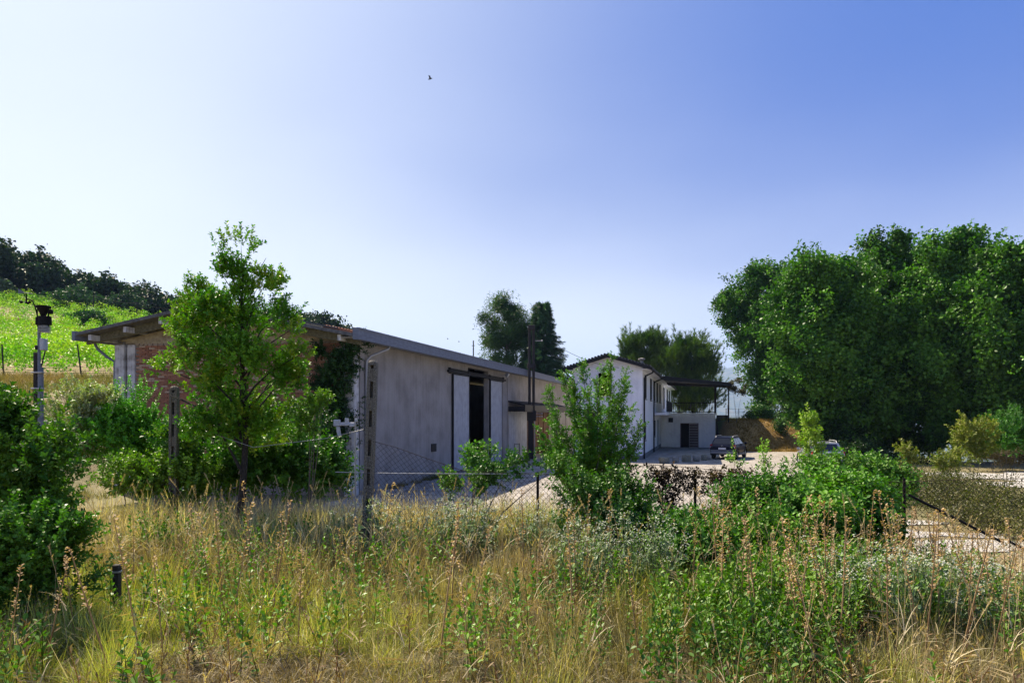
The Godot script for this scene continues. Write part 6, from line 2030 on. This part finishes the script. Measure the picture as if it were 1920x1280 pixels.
	for s in [["bushy pine behind the house roof left of its neighbour", 19.8, 98.0, [[Vector3(17.456, 12.847, -98), Vector3(1.225, 1.378, 1.302)], [Vector3(19.447, 13.613, -98), Vector3(1.531, 1.225, 1.378)], [Vector3(21.131, 12.387, -98), Vector3(1.378, 1.684, 1.531)], [Vector3(18.681, 10.856, -98), Vector3(1.991, 1.378, 1.684)], [Vector3(21.131, 9.938, -98), Vector3(1.838, 1.378, 1.608)], [Vector3(16.844, 11.469, -98), Vector3(0.919, 0.766, 0.842)]], 1900], ["bushy dark pine rising behind the terrace roof", 25.2, 95.0, [[Vector3(24.344, 12.552, -95), Vector3(1.93, 1.188, 1.559)], [Vector3(23.008, 11.067, -95), Vector3(1.633, 1.633, 1.633)], [Vector3(25.977, 11.364, -95), Vector3(1.93, 1.781, 1.855)], [Vector3(27.312, 9.731, -95), Vector3(1.039, 1.633, 1.336)], [Vector3(25.2, 9.2, -96), Vector3(3, 1.8, 2.4)], [Vector3(25.234, 6.391, -95), Vector3(2.969, 1.484, 2.227)], [Vector3(23.008, 5.872, -95), Vector3(1.781, 0.891, 1.336)], [Vector3(24.641, 4.165, -95), Vector3(1.633, 1.039, 1.336)], [Vector3(26.867, 5.649, -95), Vector3(1.039, 1.039, 1.039)]], 3000]]:
		base = p(s[1], gh(s[1], s[2]) , s[2])
		var o := thing("bushy_pine", s[0], "tree", base, 0.0, "pines behind the house")
		wood(o, base, Vector3(base.x - 0.3, s[3][0][0].y, base.z), 0.28, s[3], M.bark_dark, 0.2)
		crown(o, "crown", nb, M.leaf, s[3], s[4], 0.8, 1.7, Color(0.045, 0.095, 0.018), Color(0.13, 0.20, 0.03), 1.6, -0.3, 18.0, 0.45)
	# fence along the top of the bank
	var bf := thing("bank_fence", "thin wire and post fence along the top of the bank", "fence", p(21.0, gh(21.0, 66.6), 66.6))
	var n2 := 0
	var tops := []
	for i in 7:
		var x := 21.0 + i * 1.25
		var q := p(x, gh(x, 66.9), 66.9) - bf.position
		var m := MB.new()
		m.tube([q - Vector3(0, 0.2, 0), q + Vector3(0, 1.15, 0)], [0.03, 0.03], 6)
		obj("post", m.done(), M.dark_metal, bf)
		tops.append(q)
	for h in [0.35, 0.75, 1.1]:
		var pts := []
		var rr := []
		for q in tops:
			pts.append(q + Vector3(0, h, 0.03))
			rr.append(0.010)
		var m := MB.new()
		m.tube(pts, rr, 4)
		obj("fence_wire", m.done(), M.dark_metal, bf)


func streaky(base: Color, dark: Color, pale: Color) -> ImageTexture:   # plaster: mottling, fine grain and rain streaks, tileable
	var N := 512
	var a := FastNoiseLite.new()
	a.seed = 4
	a.frequency = 0.008
	a.fractal_octaves = 4
	var im := Image.create(N, N, false, Image.FORMAT_RGB8)
	for y in N:
		for x in N:
			var v := 0.0
			var st := 0.0
			var fx := float(x) / N
			for e in 2:   # cross-faded for a seamless repeat
				var xx: float = x - e * N
				var w := (1.0 - fx) if e == 0 else fx
				v += w * a.get_noise_2d(xx, y)
				st += w * a.get_noise_2d(xx * 5.0 + 900.0, y * 0.22)
			var g := rng.randf() - 0.5
			var k := clampf(0.5 + v * 0.9 + st * 0.42 + g * 0.16, 0, 1)
			var c := base.lerp(dark, clampf((0.5 - k) * 1.8, 0, 1)).lerp(pale, clampf((k - 0.5) * 1.6, 0, 1))
			im.set_pixel(x, y, c.linear_to_srgb())
	return ImageTexture.create_from_image(im)


func wall_mat(base: Color, dark: Color, pale: Color, scale: float, rough := 0.93) -> StandardMaterial3D:
	var m := StandardMaterial3D.new()
	m.albedo_texture = streaky(base, dark, pale)
	m.roughness = rough
	m.uv1_triplanar = true
	m.uv1_scale = Vector3(scale, scale, scale)
	m.normal_enabled = true
	m.normal_texture = rough_tex(512, 0.05, 5, 6.0, 9)
	m.normal_scale = 0.35
	return m


func materials() -> void:
	M.plaster = wall_mat(Color(0.265, 0.248, 0.235), Color(0.195, 0.18, 0.17), Color(0.315, 0.298, 0.285), 0.16)
	M.white_wall = wall_mat(Color(0.77, 0.76, 0.78), Color(0.66, 0.65, 0.67), Color(0.84, 0.83, 0.84), 0.14)
	M.white_concrete = wall_mat(Color(0.50, 0.49, 0.48), Color(0.20, 0.18, 0.16), Color(0.62, 0.61, 0.60), 0.5)
	M.concrete = noisy(Color(0.13, 0.12, 0.105), Color(0.24, 0.225, 0.20), Color(0.33, 0.31, 0.285), 0.02, Vector3.ONE * 0.6, 0.92, 0.5, 41)
	M.post_concrete = noisy(Color(0.06, 0.053, 0.042), Color(0.14, 0.125, 0.10), Color(0.25, 0.23, 0.19), 0.03, Vector3.ONE * 3.0, 0.95, 1.0, 43)
	M.ochre = noisy(Color(0.22, 0.17, 0.10), Color(0.31, 0.25, 0.155), Color(0.38, 0.32, 0.21), 0.015, Vector3.ONE * 0.5, 0.93, 0.4, 45)
	M.beam = noisy(Color(0.07, 0.065, 0.04), Color(0.12, 0.11, 0.07), Color(0.17, 0.155, 0.10), 0.02, Vector3.ONE * 0.7, 0.92, 0.4, 47)
	M.mortar = noisy(Color(0.20, 0.15, 0.11), Color(0.30, 0.24, 0.18), Color(0.40, 0.33, 0.26), 0.03, Vector3.ONE * 1.2, 0.95, 0.6, 49)
	M.roof_grey = noisy(Color(0.06, 0.058, 0.055), Color(0.10, 0.097, 0.092), Color(0.15, 0.145, 0.14), 0.02, Vector3.ONE * 0.4, 0.8, 0.3, 51)
	M.roof_dark = noisy(Color(0.018, 0.016, 0.014), Color(0.035, 0.03, 0.026), Color(0.06, 0.05, 0.042), 0.03, Vector3.ONE * 0.7, 0.8, 0.4, 53)
	M.zinc = noisy(Color(0.10, 0.115, 0.15), Color(0.135, 0.15, 0.19), Color(0.17, 0.19, 0.23), 0.012, Vector3(0.5, 1.5, 0.5), 0.6, 0.1, 55)
	M.zinc_light = flat(0.33, 0.33, 0.34, 0.5, 0.4)
	M.dark_metal = flat(0.022, 0.021, 0.022, 0.6)
	M.soot = flat(0.012, 0.011, 0.011, 0.75)
	M.white_sheet = wall_mat(Color(0.36, 0.375, 0.41), Color(0.28, 0.29, 0.32), Color(0.42, 0.44, 0.47), 0.4, 0.7)
	M.rust = noisy(Color(0.06, 0.028, 0.014), Color(0.13, 0.062, 0.03), Color(0.20, 0.11, 0.055), 0.02, Vector3.ONE * 0.6, 0.85, 0.3, 57)
	M.rust_wire = flat(0.03, 0.022, 0.018, 0.85)
	M.pole_dark = noisy(Color(0.012, 0.010, 0.009), Color(0.024, 0.020, 0.018), Color(0.045, 0.039, 0.034), 0.03, Vector3(3, 0.6, 3), 0.88, 0.5, 59)
	M.panel = flat(0.012, 0.014, 0.022, 0.15)
	M.terracotta = noisy(Color(0.20, 0.07, 0.035), Color(0.33, 0.13, 0.07), Color(0.42, 0.21, 0.13), 0.03, Vector3.ONE * 2.0, 0.9, 0.4, 61)
	M.plinth = flat(0.16, 0.16, 0.17, 0.9)
	M.grey_door = flat(0.20, 0.24, 0.26, 0.6)
	M.maroon = flat(0.075, 0.022, 0.02, 0.6)
	M.door_slat = noisy(Color(0.07, 0.05, 0.05), Color(0.105, 0.08, 0.08), Color(0.14, 0.11, 0.11), 0.03, Vector3(0.6, 3, 0.6), 0.75, 0.2, 63)
	M.step_dark = noisy(Color(0.035, 0.03, 0.026), Color(0.065, 0.057, 0.05), Color(0.10, 0.09, 0.08), 0.03, Vector3.ONE, 0.9, 0.4, 65)
	M.shutter = flat(0.025, 0.022, 0.020, 0.6)
	M.glass_dark = flat(0.02, 0.025, 0.03, 0.08)
	M.car_blue = flat(0.006, 0.008, 0.020, 0.3)
	M.car_blue.clearcoat_enabled = true
	M.car_blue.clearcoat = 0.03
	M.car_blue.metallic_specular = 0.1
	M.car_blue.clearcoat_roughness = 0.06
	M.car_silver = flat(0.30, 0.31, 0.33, 0.35, 0.5)
	M.car_silver.clearcoat_enabled = true
	M.car_silver.clearcoat = 1.0
	M.car_silver.clearcoat_roughness = 0.06
	M.car_glass = flat(0.012, 0.014, 0.02, 0.06)
	M.car_glass.metallic_specular = 0.45
	M.tyre = flat(0.02, 0.02, 0.02, 0.9)
	M.red_lens = flat(0.28, 0.012, 0.012, 0.2)
	M.white_lens = flat(0.62, 0.62, 0.64, 0.25)
	M.grey_trim = flat(0.16, 0.16, 0.17, 0.6)
	M.stone_a = noisy(Color(0.12, 0.12, 0.10), Color(0.22, 0.21, 0.18), Color(0.32, 0.31, 0.27), 0.02, Vector3.ONE * 1.2, 0.95, 0.8, 67)
	M.stone_b = noisy(Color(0.10, 0.11, 0.075), Color(0.19, 0.185, 0.14), Color(0.28, 0.26, 0.22), 0.02, Vector3.ONE * 1.2, 0.95, 0.8, 69)
	M.bark = noisy(Color(0.06, 0.048, 0.036), Color(0.12, 0.10, 0.08), Color(0.19, 0.165, 0.135), 0.03, Vector3(4, 1, 4), 0.95, 0.8, 71)
	M.bark_dark = noisy(Color(0.014, 0.011, 0.009), Color(0.03, 0.024, 0.019), Color(0.06, 0.05, 0.04), 0.03, Vector3(4, 1, 4), 0.95, 0.8, 73)
	var br := []
	for k in 7:
		var c: Color = [Color(0.34, 0.15, 0.082), Color(0.29, 0.12, 0.065), Color(0.38, 0.18, 0.10), Color(0.32, 0.155, 0.095), Color(0.24, 0.105, 0.065), Color(0.42, 0.22, 0.13), Color(0.50, 0.36, 0.25)][k]
		br.append(noisy(c * 0.7, c, c * 1.25, 0.04, Vector3.ONE * 2.5, 0.93, 0.6, 80 + k))
	M.bricks = br
	M.brick_tint = noisy(Color(0.7, 0.7, 0.7), Color(0.85, 0.85, 0.85), Color(1, 1, 1), 0.04, Vector3.ONE * 2.5, 0.93, 0.6, 90, true)
	M.leaf = foliage(0.45, Color(0.62, 0.76, 0.18))
	M.leaf_far = foliage(0.6, Color(0.45, 0.6, 0.25))
	M.grass = foliage(0.65, Color(0.80, 0.78, 0.42))


func _ready() -> void:
	rng.seed = 20240
	wob.seed = 12
	wob.frequency = 0.01
	wob.fractal_octaves = 3
	gap.seed = 5
	gap.frequency = 0.01
	gap.fractal_octaves = 3
	light_up()
	materials()
	land()
	barn()
	house()
	hill()
	big_trees()
	things()
	near_plants()
	meadow()
	far_grass()
